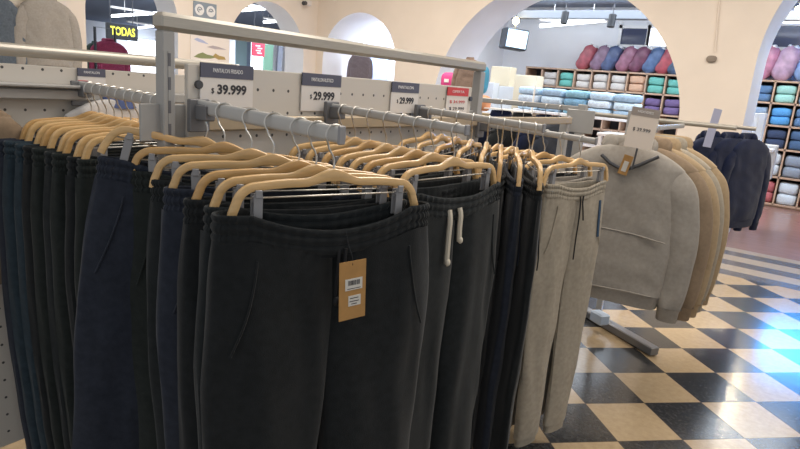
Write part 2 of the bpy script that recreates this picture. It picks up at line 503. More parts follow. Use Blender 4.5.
# ------------------------------------------------------------------ racks
RXP = -1.155
def square_post(x, y, z0, z1, w=.04):
    b = MB(); b.box((x, y, (z0 + z1) / 2), (w, w, z1 - z0), bev=.003); return b
def panel_material():
    m = bpy.data.materials.new('perforated_panel_paint'); m.use_nodes = True
    nt = m.node_tree; N = nt.nodes; L = nt.links; b = N['Principled BSDF']
    tc = N.new('ShaderNodeTexCoord'); sp = N.new('ShaderNodeSeparateXYZ'); L.new(tc.outputs['Object'], sp.inputs['Vector'])
    outs = []
    for ax, pitch, off in (('Y', .05, .0), ('Z', .055, .045)):
        a = N.new('ShaderNodeMath'); a.operation = 'ADD'; a.inputs[1].default_value = 10 + off; L.new(sp.outputs[ax], a.inputs[0])
        mo = N.new('ShaderNodeMath'); mo.operation = 'PINGPONG'; mo.inputs[1].default_value = pitch / 2; L.new(a.outputs[0], mo.inputs[0])
        p = N.new('ShaderNodeMath'); p.operation = 'POWER'; p.inputs[1].default_value = 2; L.new(mo.outputs[0], p.inputs[0]); outs.append(p)
    s = N.new('ShaderNodeMath'); s.operation = 'ADD'; L.new(outs[0].outputs[0], s.inputs[0]); L.new(outs[1].outputs[0], s.inputs[1])
    lt = N.new('ShaderNodeMath'); lt.operation = 'LESS_THAN'; lt.inputs[1].default_value = .0038 ** 2; L.new(s.outputs[0], lt.inputs[0])
    mx = N.new('ShaderNodeMix'); mx.data_type = 'RGBA'; mx.inputs['A'].default_value = srgb('#d6d0c7'); mx.inputs['B'].default_value = srgb('#4b4a4a')
    L.new(lt.outputs[0], mx.inputs['Factor']); L.new(mx.outputs['Result'], b.inputs['Base Color']); b.inputs['Roughness'].default_value = .45
    return m
m_panel = panel_material()

def flat_arm(xs, xe, y, zs, ze, parent, hgt=.030):
    b = MB()
    b.sweep([(xs, y, zs), (xs * .5 + xe * .5, y, (zs + ze) / 2), (xe, y, ze)], rr(hgt, .014, .006, 3), up=(0, 1, 0))
    o = b.build('display_arm', m_arm, parent)
    k = MB()
    k.box((xs + .022, y, zs - .012), (.05, .026, .034), bev=.003)
    k.box((xs + .006, y, zs - .02), (.012, .05, .07), bev=.002)
    k.build('arm_bracket', mat('bracket_grey', '#77787b', rough=.45, metal=.2), o)
    c = MB(); c.box((xe + .003, y, ze), (.006, .017, hgt + .004), bev=.002); c.build('end_cap', m_clip, o)
    return o

rack = thing('garment_rack', 'grey steel garment rack with perforated panel and price cards, nearest the camera', 'rack', (RXP, .757, 0))
def rk(b, name, m, par=None):
    o = b.build(name, m, par or rack)
    if par is None: o.location = (-RXP, -.757, 0)
    return o
pa = rk(square_post(RXP, .757, 0, 1.449, .028), 'upright_post', m_rack)
def slot_material():
    m = bpy.data.materials.new('slotted_strip'); m.use_nodes = True
    nt = m.node_tree; N = nt.nodes; L = nt.links; b = N['Principled BSDF']
    tc = N.new('ShaderNodeTexCoord'); sp = N.new('ShaderNodeSeparateXYZ'); L.new(tc.outputs['Object'], sp.inputs['Vector'])
    q = N.new('ShaderNodeMath'); q.operation = 'PINGPONG'; q.inputs[1].default_value = .024; L.new(sp.outputs['Z'], q.inputs[0])
    g = N.new('ShaderNodeMath'); g.operation = 'LESS_THAN'; g.inputs[1].default_value = .013; L.new(q.outputs[0], g.inputs[0])
    mx = N.new('ShaderNodeMix'); mx.data_type = 'RGBA'; mx.inputs['A'].default_value = srgb('#a9a8a6'); mx.inputs['B'].default_value = srgb('#6b6b70')
    L.new(g.outputs[0], mx.inputs['Factor']); L.new(mx.outputs['Result'], b.inputs['Base Color']); b.inputs['Roughness'].default_value = .4
    return m
sl = MB(); sl.box((RXP + .0142, .757, .78), (.002, .006, 1.26))
sl.build('slot_strip', slot_material(), pa)
pb = rk(square_post(RXP, 2.105, 0, 1.449, .034), 'upright_post', m_rack)
b = MB(); b.box((RXP, 1.431, 1.467), (.036, 1.385, .036), bev=.008); rk(b, 'top_bar', m_tube)
b = MB(); b.box((RXP + .002, 1.425, .83), (.012, 1.24, 1.115), bev=.002); pn = rk(b, 'perforated_panel', m_panel)
for y, z in ((.83, 1.345), (2.035, 1.345), (.83, .9), (2.035, .9)):
    b = MB(); b.tube([(RXP, y, z), (RXP + .016, y, z)], .009, 10); b.build('panel_bolt', m_dkmetal, pn)
b = MB(); b.box((RXP + .022, 1.95, 1.262), (.016, 2.3, .034), bev=.004); rk(b, 'cross_rail', mat('rail_tan', '#b8a88f', rough=.4, metal=.2))
for y in (.757, 2.105):
    b = MB(); b.box((RXP - .003, y, 1.262), (.006, .115, .078), bev=.002); rk(b, 'bracket_plate', m_rack)
    b = MB(); b.box((RXP - .12, y, .03), (.62, .05, .05), bev=.004); rk(b, 'base_foot', m_rack)
b = square_post(RXP, 3.08, 0, 1.285); rk(b, 'end_post', m_rack)
LOW = {'E': .048}
ARM = {'B': (.816, -1.13, -.715), 'C': (1.24, -1.13, -.70), 'D': (1.67, -1.13, -.69), 'E': (2.10, -1.13, -.67)}
def armz(x, xs, xe, zs=1.300, ze=1.285): return zs + (ze - zs) * (x - xs) / (xe - xs)
for k, (y, xs, xe) in ARM.items():
    o = flat_arm(xs, xe, y, 1.300 - LOW.get(k, 0) + (0 if k == 'B' else .004), 1.285 - LOW.get(k, 0) + (0 if k == 'B' else .004), rack, .030 if k == 'B' else .022); o.location = (-RXP, -.757, 0)

# rear rack behind, left of the picture
R2X = -1.80
rack2 = thing('garment_rack', 'second grey garment rack, behind and left of the steel post, with perforated panel', 'rack', (R2X, .2, 0))
def rk2(b, name, m): 
    o = b.build(name, m, rack2); o.location = (-R2X, -.2, 0); return o
rk2(square_post(R2X, .2, 0, 1.40, .035), 'upright_post', m_rack)
rk2(square_post(R2X, 1.45, 0, 1.40, .035), 'upright_post', m_rack)
b = MB(); b.tube([(R2X, .2, 1.386), (R2X, 1.45, 1.386)], .017, 16); rk2(b, 'top_bar', m_tube)
b = MB(); b.box((R2X, .825, .80), (.012, 1.2, 1.10), bev=.002); rk2(b, 'perforated_panel', m_panel)
b = MB(); b.box((R2X + .03, .825, 1.275), (.016, 1.25, .03), bev=.004); rk2(b, 'cross_rail', m_rack)
b = MB(); b.box((R2X + .030, .60, 1.298), (.05, .62, .010), bev=.003); rk2(b, 'ledge', m_rack)
for y in (.2, 1.45):
    b = MB(); b.box((R2X + .1, y, .03), (.6, .05, .05), bev=.004); rk2(b, 'base_foot', m_rack)
o = flat_arm(-1.78, -1.345, .89, 1.300, 1.288, rack2); o.location = (-R2X, -.2, 0)

# ------------------------------------------------------------------ hoodies and jackets
def top_meshes(seed, W=.50, L=.70, hood=True, th=.055):
    off = Vector((seed * 5.1, seed * 2.7, 1.3 * seed))
    hw = W / 2
    def fold(x, y, z, s):
        return .016 * noise.noise(Vector((x * 7, s * 3, z * 4.5)) + off) + .007 * noise.noise(Vector((x * 16 + z * 8, s * 3, z * 14)) + off)
    body = MB(); rings = []
    n = 48
    for i in range(41):
        t = i / 40; z = -.0 - (L - .06) * t
        if t < .12:
            k = t / .12; w = .075 + (hw - .085) * k ** .8; z = -.075 * k ** 1.25 - .0; tt = .030 + (th - .03) * k
        else:
            u = (t - .12) / .88; z = -.075 - (L - .06 - .075) * u
            w = hw - .01 + .012 * math.sin(u * PI) ; tt = th * (1 + .12 * math.sin(u * 2.6))
        ring = []
        for j in range(n):
            a = 2 * PI * j / n
            cx = sgnp(math.cos(a), .8); sy = sgnp(math.sin(a), .7)
            x = cx * w; y = sy * tt
            f = fold(x, y, z, 1 if y < 0 else -1) * min(1, t * 6)
            ring.append(Vector((x, y + f * abs(sy), z + .006 * noise.noise(Vector((x * 9, 2, z)) + off) * t)))
        rings.append(ring)
    body.loft(rings, cap=False)
    hem = MB(); rings = []
    for z, k in ((-L + .065, 1.0), (-L + .058, 1.0), (-L + .05, .965), (-L + .005, .95), (-L, .93), (-L + .02, .88)):
        rings.append([Vector((sgnp(math.cos(2 * PI * j / 120), .8) * (hw - .01) * k, sgnp(math.sin(2 * PI * j / 120), .7) * th * 1.02 * k + .0012 * (j % 2), z + .004 * math.sin(j * .15 + seed))) for j in range(120)])
    hem.loft(rings)
    slv, cuf = {}, {}
    for s in (-1, 1):
        b = MB(); rings = []
        P = [(hw * .66, -.105), (hw * .82, -.135), (hw * .95, -.20), (hw * 1.06, -.30), (hw * 1.12, -.42), (hw * 1.13, -.54), (hw * 1.11, -.64), (hw * 1.10, -L + .005)]
        Rr = [.045, .066, .074, .070, .064, .058, .054, .046]
        m = 34
        for i in range(m + 1):
            t = i / m * (len(P) - 1); k = min(int(t), len(P) - 2); u = t - k
            p0, p1, p2, p3 = P[max(k - 1, 0)], P[k], P[k + 1], P[min(k + 2, len(P) - 1)]
            cr = lambda c: .5 * (2 * p1[c] + (p2[c] - p0[c]) * u + (2 * p0[c] - 5 * p1[c] + 4 * p2[c] - p3[c]) * u * u + (3 * p1[c] - p0[c] - 3 * p2[c] + p3[c]) * u ** 3)
            x, z = cr(0), cr(1); R = Rr[k] * (1 - u) + Rr[k + 1] * u
            q0, q1 = Vector((P[k][0], 0, P[k][1])), Vector((P[k + 1][0], 0, P[k + 1][1])); d = (q1 - q0).normalized(); nn = Vector((-d.z, 0, d.x))
            wr = 1 + .07 * noise.noise(Vector((z * 9, s * 3, seed)))
            ring = []
            for j in range(22):
                a = 2 * PI * j / 22
                f = .010 * noise.noise(Vector((math.cos(a), math.sin(a) * 2, z * 12 + s)) + off)
                v = Vector((x, -.008, z)) + nn * math.cos(a) * R * wr + Vector((0, 1, 0)) * math.sin(a) * (R * .52 + f)
                ring.append(Vector((v.x * s, v.y, v.z)))
            rings.append(ring if s > 0 else list(reversed(ring)))
        b.loft(rings, cap=False); slv[s] = b.mesh('sleeve', m_greybeige)
        b = MB(); x = hw * 1.10 * s; rings = []
        for z, R in ((-L + .02, .056), (-L + .01, .046), (-L - .04, .043), (-L - .045, .038), (-L - .02, .03)):
            rings.append([Vector((x + math.cos(2 * PI * j / 40) * R + .0008 * (j % 2), -.008 + math.sin(2 * PI * j / 40) * R * .55, z)) for j in range(40)])
        b.loft(rings); cuf[s] = b.mesh('cuff', m_greybeige)
    col = MB()
    if hood:
        rings = []
        for i in range(15):
            a = math.radians(-25 + 230 * i / 14)
            rings.append([Vector((math.cos(a) * (.085 + .034 * math.cos(q)), .01 + .012 + math.sin(a) * .028 + math.cos(q) * .02 * math.sin(a), -.012 - .055 * max(0, -math.sin(a)) + .02 + .036 * math.sin(q))) for q in [2 * PI * k / 12 for k in range(12)]])
        col.loft(rings, cap=True)
        col.blob((0, .055, -.05), (.26, .07, .16), 2.2, fn=lambda p: p + Vector((0, .006 * math.sin(p.x * 60), 0)))
    else:
        rings = []
        for z, R in ((-.02, .098), (.0, .088), (.028, .078), (.032, .074), (.0, .07)):
            rings.append([Vector((math.cos(2 * PI * j / 32) * R, math.sin(2 * PI * j / 32) * R * .5 + .005, z + (-.022 * max(0, -math.sin(2 * PI * j / 32))))) for j in range(32)])
        col.loft(rings)
    def front(x, z):
        t = th * (1 + .06); y = -t * (1 - .08 * (x / hw) ** 2)
        return Vector((x, y + fold(x, y, z, 1) - .003, z))
    pk = MB()
    pts = [front(-.14, -.36 + .0), front(-.09, -.362), front(0, -.366), front(.09, -.372), front(.17, -.382), front(.215, -.388)]
    pk.tube(pts, .0035, 6)
    pk.tube([front(-.17, -L + .09), front(-.155, -.47), front(-.14, -.36)], .003, 6)
    pk.tube([front(-.20, -L + .068), front(-.1, -L + .067), front(.1, -L + .069), front(.2, -L + .068)], .003, 6)
    return dict(body=body.mesh('body', m_greybeige), hem_band=hem.mesh('hem_band', m_greybeige), sleeve=slv, cuff=cuf, collar=col.mesh('hood' if hood else 'collar', m_greybeige), seam=pk.mesh('pocket_seam', m_greybeige), front=front)
TV = {1: top_meshes(1), 2: top_meshes(2), 3: top_meshes(3, W=.54, L=.72, hood=True), 4: top_meshes(4, W=.56, L=.70, hood=False, th=.04)}
def top(name, cat, var, loc, rz, m, label, group=None, seam=True, hood_name='hood', scale=1., hook=True):
    v = TV[var]
    t = thing(name, label, cat, loc, (0, 0, rz), group); t.scale = (scale,) * 3
    link('body', v['body'], t, m=m); link('hem_band', v['hem_band'], t, m=m)
    for s in (-1, 1):
        sv = link('sleeve', v['sleeve'][s], t, m=m); link('cuff', v['cuff'][s], sv, m=m)
    link(hood_name, v['collar'], t, m=m)
    if seam: link('pocket_seam', v['seam'], t, m=m)
    return t
def simple_hanger(loc, rz, label, group, mw):
    t = thing('shirt_hanger', label, 'hanger', loc, (0, 0, rz), group)
    b = MB(); path = [(x, 0, -.012 - .09 * (abs(x) / .21) ** 1.4) for x in [-.21 + .021 * i for i in range(21)]]
    b.sweep(path, rr(.018, .012, .004, 1), up=(0, 1, 0)); b.build('shoulder_bar', mw, t)
    link('hook', HM['hook'], t)
    return t

# ------------------------------------------------------------------ hangers and joggers
ORD = ['front-most', 'second', 'third', 'fourth', 'fifth', 'sixth', 'seventh', 'eighth', 'ninth', 'tenth']
def hang(arm, i, X, rz, kind, m, colour, where, roll=0, Yc=None, extra='', hanger_label=None, jog_label=None, pants_shift=0, rollp=None, zdrop=0):
    if arm == 'A': y, xs, xe, zs, ze = .89, -1.78, -1.345, 1.300, 1.288
    else:
        y, xs, xe = ARM[arm]; zs, ze = 1.300 - LOW.get(arm, 0), 1.285 - LOW.get(arm, 0)
    z = armz(X, xs, xe, zs, ze) - .068
    yaw = math.radians(90 - rz)              # hanger x axis along +Y, turned clockwise by rz degrees
    ordn = ORD[i]
    hl = hanger_label or f'pale wooden clip hanger, {ordn} from the front on {where}'
    jl = jog_label or f'{colour} fleece joggers, {ordn} from the front on {where}'
    h = hanger((X, y, z), yaw, math.radians(roll), hl, 'wooden clip hangers on the steel arms', dark=(i % 3 == 2))
    j = jogger(kind, (X, y, z), yaw, math.radians(roll if rollp is None else rollp), m, jl, 'fleece joggers hanging from clip hangers')
    if pants_shift:
        d = Vector((math.cos(yaw), math.sin(yaw), 0)) * pants_shift
        j.location = Vector((X, y, z - zdrop)) + d
    return h, j

WB_ = 'the near arm by the post'
hB, jB = hang('B', 0, -.726, 20, 'front', m_black, 'black', WB_, jog_label='large black joggers with kraft swing tag, front-most at picture centre',
              hanger_label='pale wooden clip hanger holding the front-most black joggers with the kraft tag')
v = JV['front']
cord(jB, v, [(.000, -.04, .003), (-.002, -.075, .007), (-.006, -.12, .009), (-.006, -.155, .012)], .0032, m_blackcord, knot=.016)
cord(jB, v, [(.012, -.04, .003), (.010, -.08, .006), (.006, -.125, .010), (.002, -.150, .016)], .0032, m_blackcord, knot=.014)
hang('B', 1, -.770, 23, 'wide', m_black2, 'charcoal black', WB_)
hang('B', 2, -.815, 28, 'wide2', m_black, 'black', WB_)
hang('B', 3, -.885, 38, 'wide', m_navy, 'navy', WB_)
hang('B', 4, -.95, 44, 'slim', m_black2, 'black', WB_)
hang('B', 5, -1.035, 48, 'slim', m_green, 'greenish black', WB_)
hang('B', 6, -1.10, 34, 'slim', m_navy, 'navy', WB_, roll=14, pants_shift=-.01, rollp=7,
     hanger_label='tilted wooden clip hanger in front of the grey steel post',
     jog_label='navy joggers hanging crooked from the tilted hanger in front of the post')
WC_ = 'the middle arm'
hC, jC = hang('C', 0, -.725, 6, 'open', m_black2, 'charcoal', WC_, jog_label='charcoal joggers with two white drawstrings hanging at the front',
              hanger_label='pale wooden clip hanger above the white drawstrings')
v = JV['open']
cord(jC, v, [(-.050, -.030, .002), (-.053, -.055, .007), (-.056, -.10, .009), (-.058, -.165, .009)], .0064, m_cord, knot=.015)
cord(jC, v, [(-.012, -.026, .002), (-.012, -.045, .007), (-.014, -.08, .009), (-.014, -.112, .009)], .0064, m_cord, knot=.014)
for i, (X, r, kd, m, c) in enumerate([(-.785, 8, 'wide', m_black, 'black'), (-.835, 5, 'slim', m_green, 'greenish black'), (-.88, 3, 'slim', m_black, 'black'), (-.93, 0, 'slim', m_navy, 'navy'), (-.985, -3, 'slim', m_black2, 'charcoal'), (-1.035, -2, 'slim', m_black, 'black'), (-1.08, 2, 'slim', m_black2, 'charcoal')]):
    hang('C', i + 1, X, r, kd, m, c, WC_)
WD_ = 'the third arm, seen end-on'
for i, (X, r, kd, m, c) in enumerate([(-.715, -33, 'slim', m_black, 'black'), (-.765, -30, 'slim', m_navy, 'dark navy'), (-.815, -27, 'slim', m_black, 'black'), (-.865, -24, 'slim', m_black2, 'charcoal'), (-.92, -18, 'slim', m_black, 'black'), (-.975, -12, 'slim', m_navy, 'navy'), (-1.03, -8, 'slim', m_black2, 'charcoal'), (-1.08, -4, 'slim', m_black, 'black')]):
    hang('D', i, X, r, kd, m, c, WD_)
WE_ = 'the arm beside the hoodies'
hE, jE = hang('E', 0, -.715, 15, 'grey', m_beige, 'beige', WE_, zdrop=.014, pants_shift=.006, jog_label='pale beige joggers with black drawstring and blue zip pocket',
              hanger_label='wooden clip hanger holding the pale beige joggers')
v = JV['grey']
cord(jE, v, [(-.006, -.03, .003), (-.002, -.06, .006), (0, -.12, .007), (0, -.20, .007), (-.002, -.28, .007)], .0026, m_blackcord)
cord(jE, v, [(.016, -.03, .003), (.012, -.055, .006), (.016, -.09, .007), (.022, -.125, .007)], .0026, m_blackcord)
b = MB()
q = [v['front'](.128 + .012 * t, -.07 - .14 * t) for t in (0, .25, .5, .75, 1)]
b.sweep([p + Vector((0, -.001, 0)) for p in q], rr(.013, .004, .0015, 1), up=(0, 1, 0)); zp = b.build('zip_pocket', m_zip, jE, loc=(0, 0, -.066)); zp['label'] = 'blue zip pocket'
for i, (X, r, kd, m, c) in enumerate([(-.785, 18, 'slim', m_greybeige, 'stone'), (-.85, 20, 'slim', m_black, 'black'), (-.91, 14, 'slim', m_beige, 'beige'), (-.98, 6, 'slim', m_black2, 'charcoal'), (-1.04, 0, 'slim', m_black, 'black')]):
    hang('E', i + 1, X, r, kd, m, c, WE_, zdrop=.010, pants_shift=.001)
WA_ = 'the left rear rack'
cols = [(m_green, 'greenish black'), (m_black, 'black'), (m_green, 'greenish black'), (m_black2, 'charcoal'), (m_green, 'greenish black'), (m_black, 'black'), (m_teal, 'dark teal'), (m_teal, 'dark teal'), (m_navy, 'navy')]
for i in range(9):
    X = -1.395 - .040 * i
    hang('A', i, X, rnd.uniform(-3, 4), 'wide' if i < 2 else 'wide2', cols[i][0], cols[i][1], WA_, pants_shift=-.005 * i)

sh = top('shirt', 'shirt', 4, (-1.750, 1.0, 1.268), math.radians(90), fabric('white_cotton', '#d5d3d2', sheen=0, amt=.05), 'white shirt with blue collar, rearmost on the left rear rack arm', seam=False, hood_name='collar', scale=.62)
for c_ in sh.children:
    if c_.name.startswith('collar'):
        c_.material_slots[0].material = fabric('blue_collar', '#5d6c98', sheen=0); c_['label'] = 'blue collar'
o = flat_arm(-1.78, -1.60, .46, 1.300, 1.295, rack2); o.location = (-R2X, -.2, 0)
top('jacket', 'jacket', 4, (-1.748, .50, 1.275), math.radians(90), m_brown, 'brown jacket at the left picture edge, behind the left hangers', seam=False, hood_name='collar', scale=.72)
# swing tag of the front joggers
tg = thing('swing_tag', 'kraft paper swing tag with two white labels on the black joggers', 'tag', jB.matrix_basis @ Vector((.012, -.074, -.205)), (0, math.radians(-3), jB.rotation_euler[2] + math.radians(2)))
b = MB(); b.box((0, 0, 0), (.056, .0012, .112)); b.build('card', m_kraft, tg)
b = MB(); b.box((.002, -.0012, .012), (.036, .0008, .022)); lb = b.build('barcode_label', m_label, tg)
b = MB(); r2 = random.Random(3); x = -.010
while x < .015:
    w = r2.choice((.0008, .0014, .002)); b.box((x + w / 2, -.0018, .015), (w, .0004, .009)); x += w + r2.choice((.0008, .0014))
b.box((.002, -.0018, .004), (.028, .0004, .0012)); b.build('barcode', m_ink, lb)
b = MB(); b.box((.004, -.0012, -.020), (.026, .0008, .020)); lb2 = b.build('size_label', m_label, tg)
b = MB()
for k, w in ((-.015, .018), (-.021, .020), (-.026, .012)): b.box((.003, -.0018, k), (w, .0004, .0014))
b.build('print_lines', m_ink, lb2)
b = MB(); b.tube([(-.001, -.001, .048), (0, .002, .062), (-.004, .010, .085), (-.006, .016, .11)], .0007, 5); b.build('string', m_blackcord, tg)

# ------------------------------------------------------------------ price cards
def price_card(label, plane, corners, header_frac, title, price, hdr=m_hdr, red=False, group='price cards on the perforated panels'):
    (x0, y0), (x1, y1), yb = corners
    a, c = onX(x0, y0, plane), onX(x1, y1, plane)
    bt = onX((x0 + x1) / 2, yb, plane)
    w = abs(c.y - a.y); top = (a.z + c.z) / 2; h = top - bt.z
    t = thing('price_sign', label, 'sign', (plane, (a.y + c.y) / 2, top - h / 2), (0, 0, 0), group)
    b = MB(); b.box((0, 0, 0), (.003, w, h)); b.build('card', m_card, t)
    b = MB(); b.box((.0008, 0, h / 2 - h * header_frac / 2), (.0034, w, h * header_frac)); hd = b.build('header', hdr, t)
    if title: text('title_lettering', title, h * header_frac * .42, m_whitetext, hd, (.0028, 0, h / 2 - h * header_frac / 2), RX, width=w * .56)
    return t, w, h
pl = RXP + .012
t, w, h = price_card('price card reading 39.999 under a grey header, nearest the steel post', pl, ((200, 61.5), (253, 67), 107), .33, 'PANTALON FRISADO', None)
text('price_lettering', '39.999', h * .30, m_ink, t, (.002, .012, -h * .10), RX, width=w * .56, bold=.0009)
text('currency_sign', '$', h * .17, m_ink, t, (.002, -w * .28, -h * .13), RX)
t, w, h = price_card('price card reading 29.999 in the middle of the panel', pl, ((302, 72), (341, 76), 111), .33, 'PANTALON RUSTICO', None)
text('price_lettering', '29.999', h * .30, m_ink, t, (.002, .010, -h * .10), RX, width=w * .54, bold=.0009)
text('currency_sign', '$', h * .16, m_ink, t, (.002, -w * .27, -h * .12), RX)
t, w, h = price_card('third price card, 29.999, left of the red-headed one', pl, ((392, 81), (419, 84), 113), .33, 'PANTALON', None)
text('price_lettering', '29.999', h * .28, m_ink, t, (.002, .010, -h * .10), RX, width=w * .52, bold=.0009)
text('currency_sign', '$', h * .16, m_ink, t, (.002, -w * .27, -h * .12), RX)
t, w, h = price_card('price card with a red header at the far end of the panel', pl, ((447.5, 86.5), (468.5, 88.8), 115), .30, 'OFERTA', None, hdr=m_hdrred)
text('old_price', '$ 34.999', h * .15, m_hdrred, t, (.002, 0, -h * .02), RX, width=w * .7)
text('price_lettering', '$ 29.999', h * .16, m_ink, t, (.002, 0, -h * .27), RX, width=w * .7)
t, w, h = price_card('grey and red price card on the left rear panel', R2X + .010, ((77, 67), (105, 70), 90), .38, 'PANTALON', None)
b = MB(); b.box((.002, -w * .32, -h * .20), (.001, w * .34, h * .26)); b.build('red_patch', m_hdrred, t)

# rack holding the hoodies
HX, HY0 = -.72, 2.72
hr = thing('hoodie_rack', 'low grey steel rack with cross tube, holding the stone and camel hoodies', 'rack', (-1.02, 3.80, 0))
def hk(b, name, m): o = b.build(name, m, hr); o.location = (1.02, -3.80, 0); return o
hk(square_post(-1.02, 3.80, 0, 1.33, .036), 'upright_post', m_rack)
b = MB(); b.tube([(-1.25, 3.80, 1.288), (-.45, 3.80, 1.288)], .014, 12); hk(b, 'cross_tube', m_tube)
b = MB(); b.sweep([(HX, 3.79, 1.272), (HX, 3.2, 1.268), (HX, 2.66, 1.264)], rr(.026, .014, .005, 2), up=(1, 0, 0)); hk(b, 'display_arm', m_arm)
f0, f1 = onZ(590, 313, .03), onZ(652, 349, .03)
d = (f1 - f0); ang = math.atan2(d.y, d.x)
b = MB(); b.box((f0 + f1) / 2 + Vector((-.02, 0, 0)), (d.length + .1, .06, .05), rz=ang, bev=.006); hk(b, 'base_foot', mat('foot_grey', '#7d7d7f', rough=.35, metal=.3))
c0 = onZ(600, 316, .10)
b = MB(); b.box((c0.x, c0.y, .09), (.10, .07, .07), rz=ang, bev=.01); hk(b, 'foot_cap', mat('pale_blue_cap', '#b9c9dd', rough=.4))
hood_specs = [(HY0, 0, m_greybeige, 1, 'stone grey hoodie with kraft tag, front-most beside the beige joggers'),
              (HY0 + .10, .035, m_brown, 2, 'camel brown hoodie directly behind the stone grey hoodie'),
              (HY0 + .20, .05, m_tan, 2, 'tan hoodie, third in the row behind the stone grey one'),
              (HY0 + .31, .055, m_beige, 2, 'beige hoodie, fourth in the row behind the stone grey one'),
              (HY0 + .42, .06, m_tan, 1, 'last tan hoodie in the row, next to the rack post')]
hood1 = None
for i, (y, dx, m, vv, lab) in enumerate(hood_specs):
    z = 1.264 + .008 * (y - 2.66) / 1.1 - .070
    t = top('hoodie', 'hoodie', vv, (HX + dx, y, z), math.radians((10, 5, 0, -3, 2)[i]), m, lab, 'hoodies on the low rack')
    if i == 0: hood1 = t
    simple_hanger((HX + dx * 0, y, z + .004), math.radians((6, 4, -2, 3, -1)[i]), 'wooden hanger inside the ' + lab.split(',')[0], 'wooden hangers holding the hoodies', m_wood)
fr = TV[1]['front']
b = MB(); b.tube([Vector((x, fr(x, z).y - .004, z)) for x, z in ((-.10, -.045), (-.06, -.075), (0, -.10), (.06, -.07), (.13, -.025))], .008, 8)
o = b.build('neck_tape', m_dkmetal, hood1); o['label'] = 'dark collar tape'
b = MB(); b.box((0, 0, 0), (.038, .0015, .085)); tgo = b.build('swing_tag', m_kraft)
p = onY(625.5, 165, HY0 - .075); tgo.location = p; tgo.rotation_euler = (0, math.radians(12), math.radians(12))
tag(tgo, 'kraft swing tag hanging at the neck of the stone hoodie', 'tag')
b = MB(); b.box((0, -.0012, -.006), (.020, .001, .045)); b.build('label', m_label, tgo)
# card standing on the end of the hoodie arm
ps = HY0 - .12
a, c, e = onY(631.5, 107, ps), onY(659.5, 111, ps), onY(635, 148, ps)
w, h = (c.x - a.x) * 1.0, a.z - e.z
sg = thing('price_sign', 'upright cream price card standing above the stone grey hoodie', 'sign', ((a.x + c.x) / 2, ps, a.z - h / 2), (0, math.radians(4), math.radians(4)))
b = MB(); b.box((0, 0, 0), (w, .003, h)); b.build('card', mat('cream_card', '#e6dace', rough=.6), sg)
b = MB(); b.box((0, -.001, h / 2 - h * .10), (w, .003, h * .20)); hd = b.build('header', mat('taupe_header', '#a0968f', rough=.6), sg)
text('title_lettering', 'HOODIES', h * .08, m_whitetext, hd, (0, -.0032, h / 2 - h * .10), RY, width=w * .55)
text('price_lettering', '$ 39.999', h * .12, m_ink, sg, (0, -.0022, -h * .04), RY, width=w * .62)
b = MB(); b.tube([(0, .004, -h / 2), (0, .004, -h / 2 - .09)], .004, 8); b.build('stem', m_dkmetal, sg)

# rack with dark jackets behind
JY = 4.85
jr = thing('jacket_rack', 'steel rack behind the hoodies, holding dark navy jackets', 'rack', (-1.15, JY + .15, 0))
def jk(b, name, m): o = b.build(name, m, jr); o.location = (1.15, -JY - .15, 0); return o
b = MB(); b.tube([(-1.2, JY + .15, 1.262), (-.47, JY + .15, 1.264)], .014, 12); jk(b, 'cross_tube', m_tube)
jk(square_post(-1.15, JY + .15, 0, 1.30, .036), 'upright_post', m_rack)
b = MB(); b.box((-1.05, JY + .15, .03), (.6, .05, .05), bev=.004); jk(b, 'base_foot', m_rack)
for i, (x, y, rz, lab) in enumerate([(-.69, JY - .14, 64, 'midnight navy jacket, left-most of the three dark jackets, by the blade sign'), (-.585, JY + .02, 64, 'midnight navy jacket, middle of the three dark jackets'), (-.49, JY + .17, 66, 'midnight navy jacket at the right end of the steel tube')]):
    top('jacket', 'jacket', 3, (x, y, 1.19), math.radians(rz), m_jacket, lab, 'dark jackets on the steel tube', seam=False, scale=.9)
a, e = onY(719, 109, 4.55), onY(706, 147, 4.55)
b = MB(); b.box((0, 0, 0), (.055, .004, (a.z - e.z))); bl = b.build('blade_sign', mat('lavender_sign', '#b9bcd6', rough=.5)); bl.location = ((a.x + e.x) / 2, 4.55, (a.z + e.z) / 2); bl.rotation_euler = (0, math.radians(6), math.radians(35))
tag(bl, 'narrow lavender card standing upright between hoodies and dark jackets', 'sign')

# small rack beyond the last arm, dark clothes with silver hooks
tr = thing('garment_rack', 'far grey rack with square post, holding dark clothes behind the wooden hangers', 'rack', (-1.19, 3.42, 0))
def tk(b, name, m): o = b.build(name, m, tr); o.location = (1.19, -3.42, 0); return o
tk(square_post(-1.19, 3.42, 0, 1.345, .045), 'upright_post', m_rack)
b = MB(); b.box((-1.75, 3.42, 1.318), (1.1, .03, .03), bev=.004); tk(b, 'top_bar', m_rack)
b = MB(); b.box((-1.70, 3.43, 1.215), (1.0, .014, .05), bev=.003); tk(b, 'cross_rail', mat('rail_sand', '#c5b28f', rough=.5))
b = MB(); b.box((-1.19, 3.40, 1.25), (.16, .01, .13), bev=.003); tk(b, 'bracket_plate', m_rack)
b = MB(); b.box((-1.19, 3.42, .03), (.06, .6, .05), bev=.004); tk(b, 'base_foot', m_rack)
for i, (x, nm) in enumerate(((-1.66, 'left-most'), (-1.52, 'second'), (-1.38, 'third'), (-1.30, 'right-most'))):
    simple_hanger((x, 3.36, 1.245), math.radians(70 + 6 * i), f'silver-hooked hanger, {nm} on the far grey rack', 'silver-hooked hangers on the far rack', m_dkmetal)
    top('jacket', 'jacket', 4, (x, 3.36, 1.235), math.radians(70 + 6 * i), (m_jacket, m_black, m_jacket, m_navy)[i], f'dark jacket, {nm} on the far grey rack', 'dark jackets on the far grey rack', seam=False, hood_name='collar')

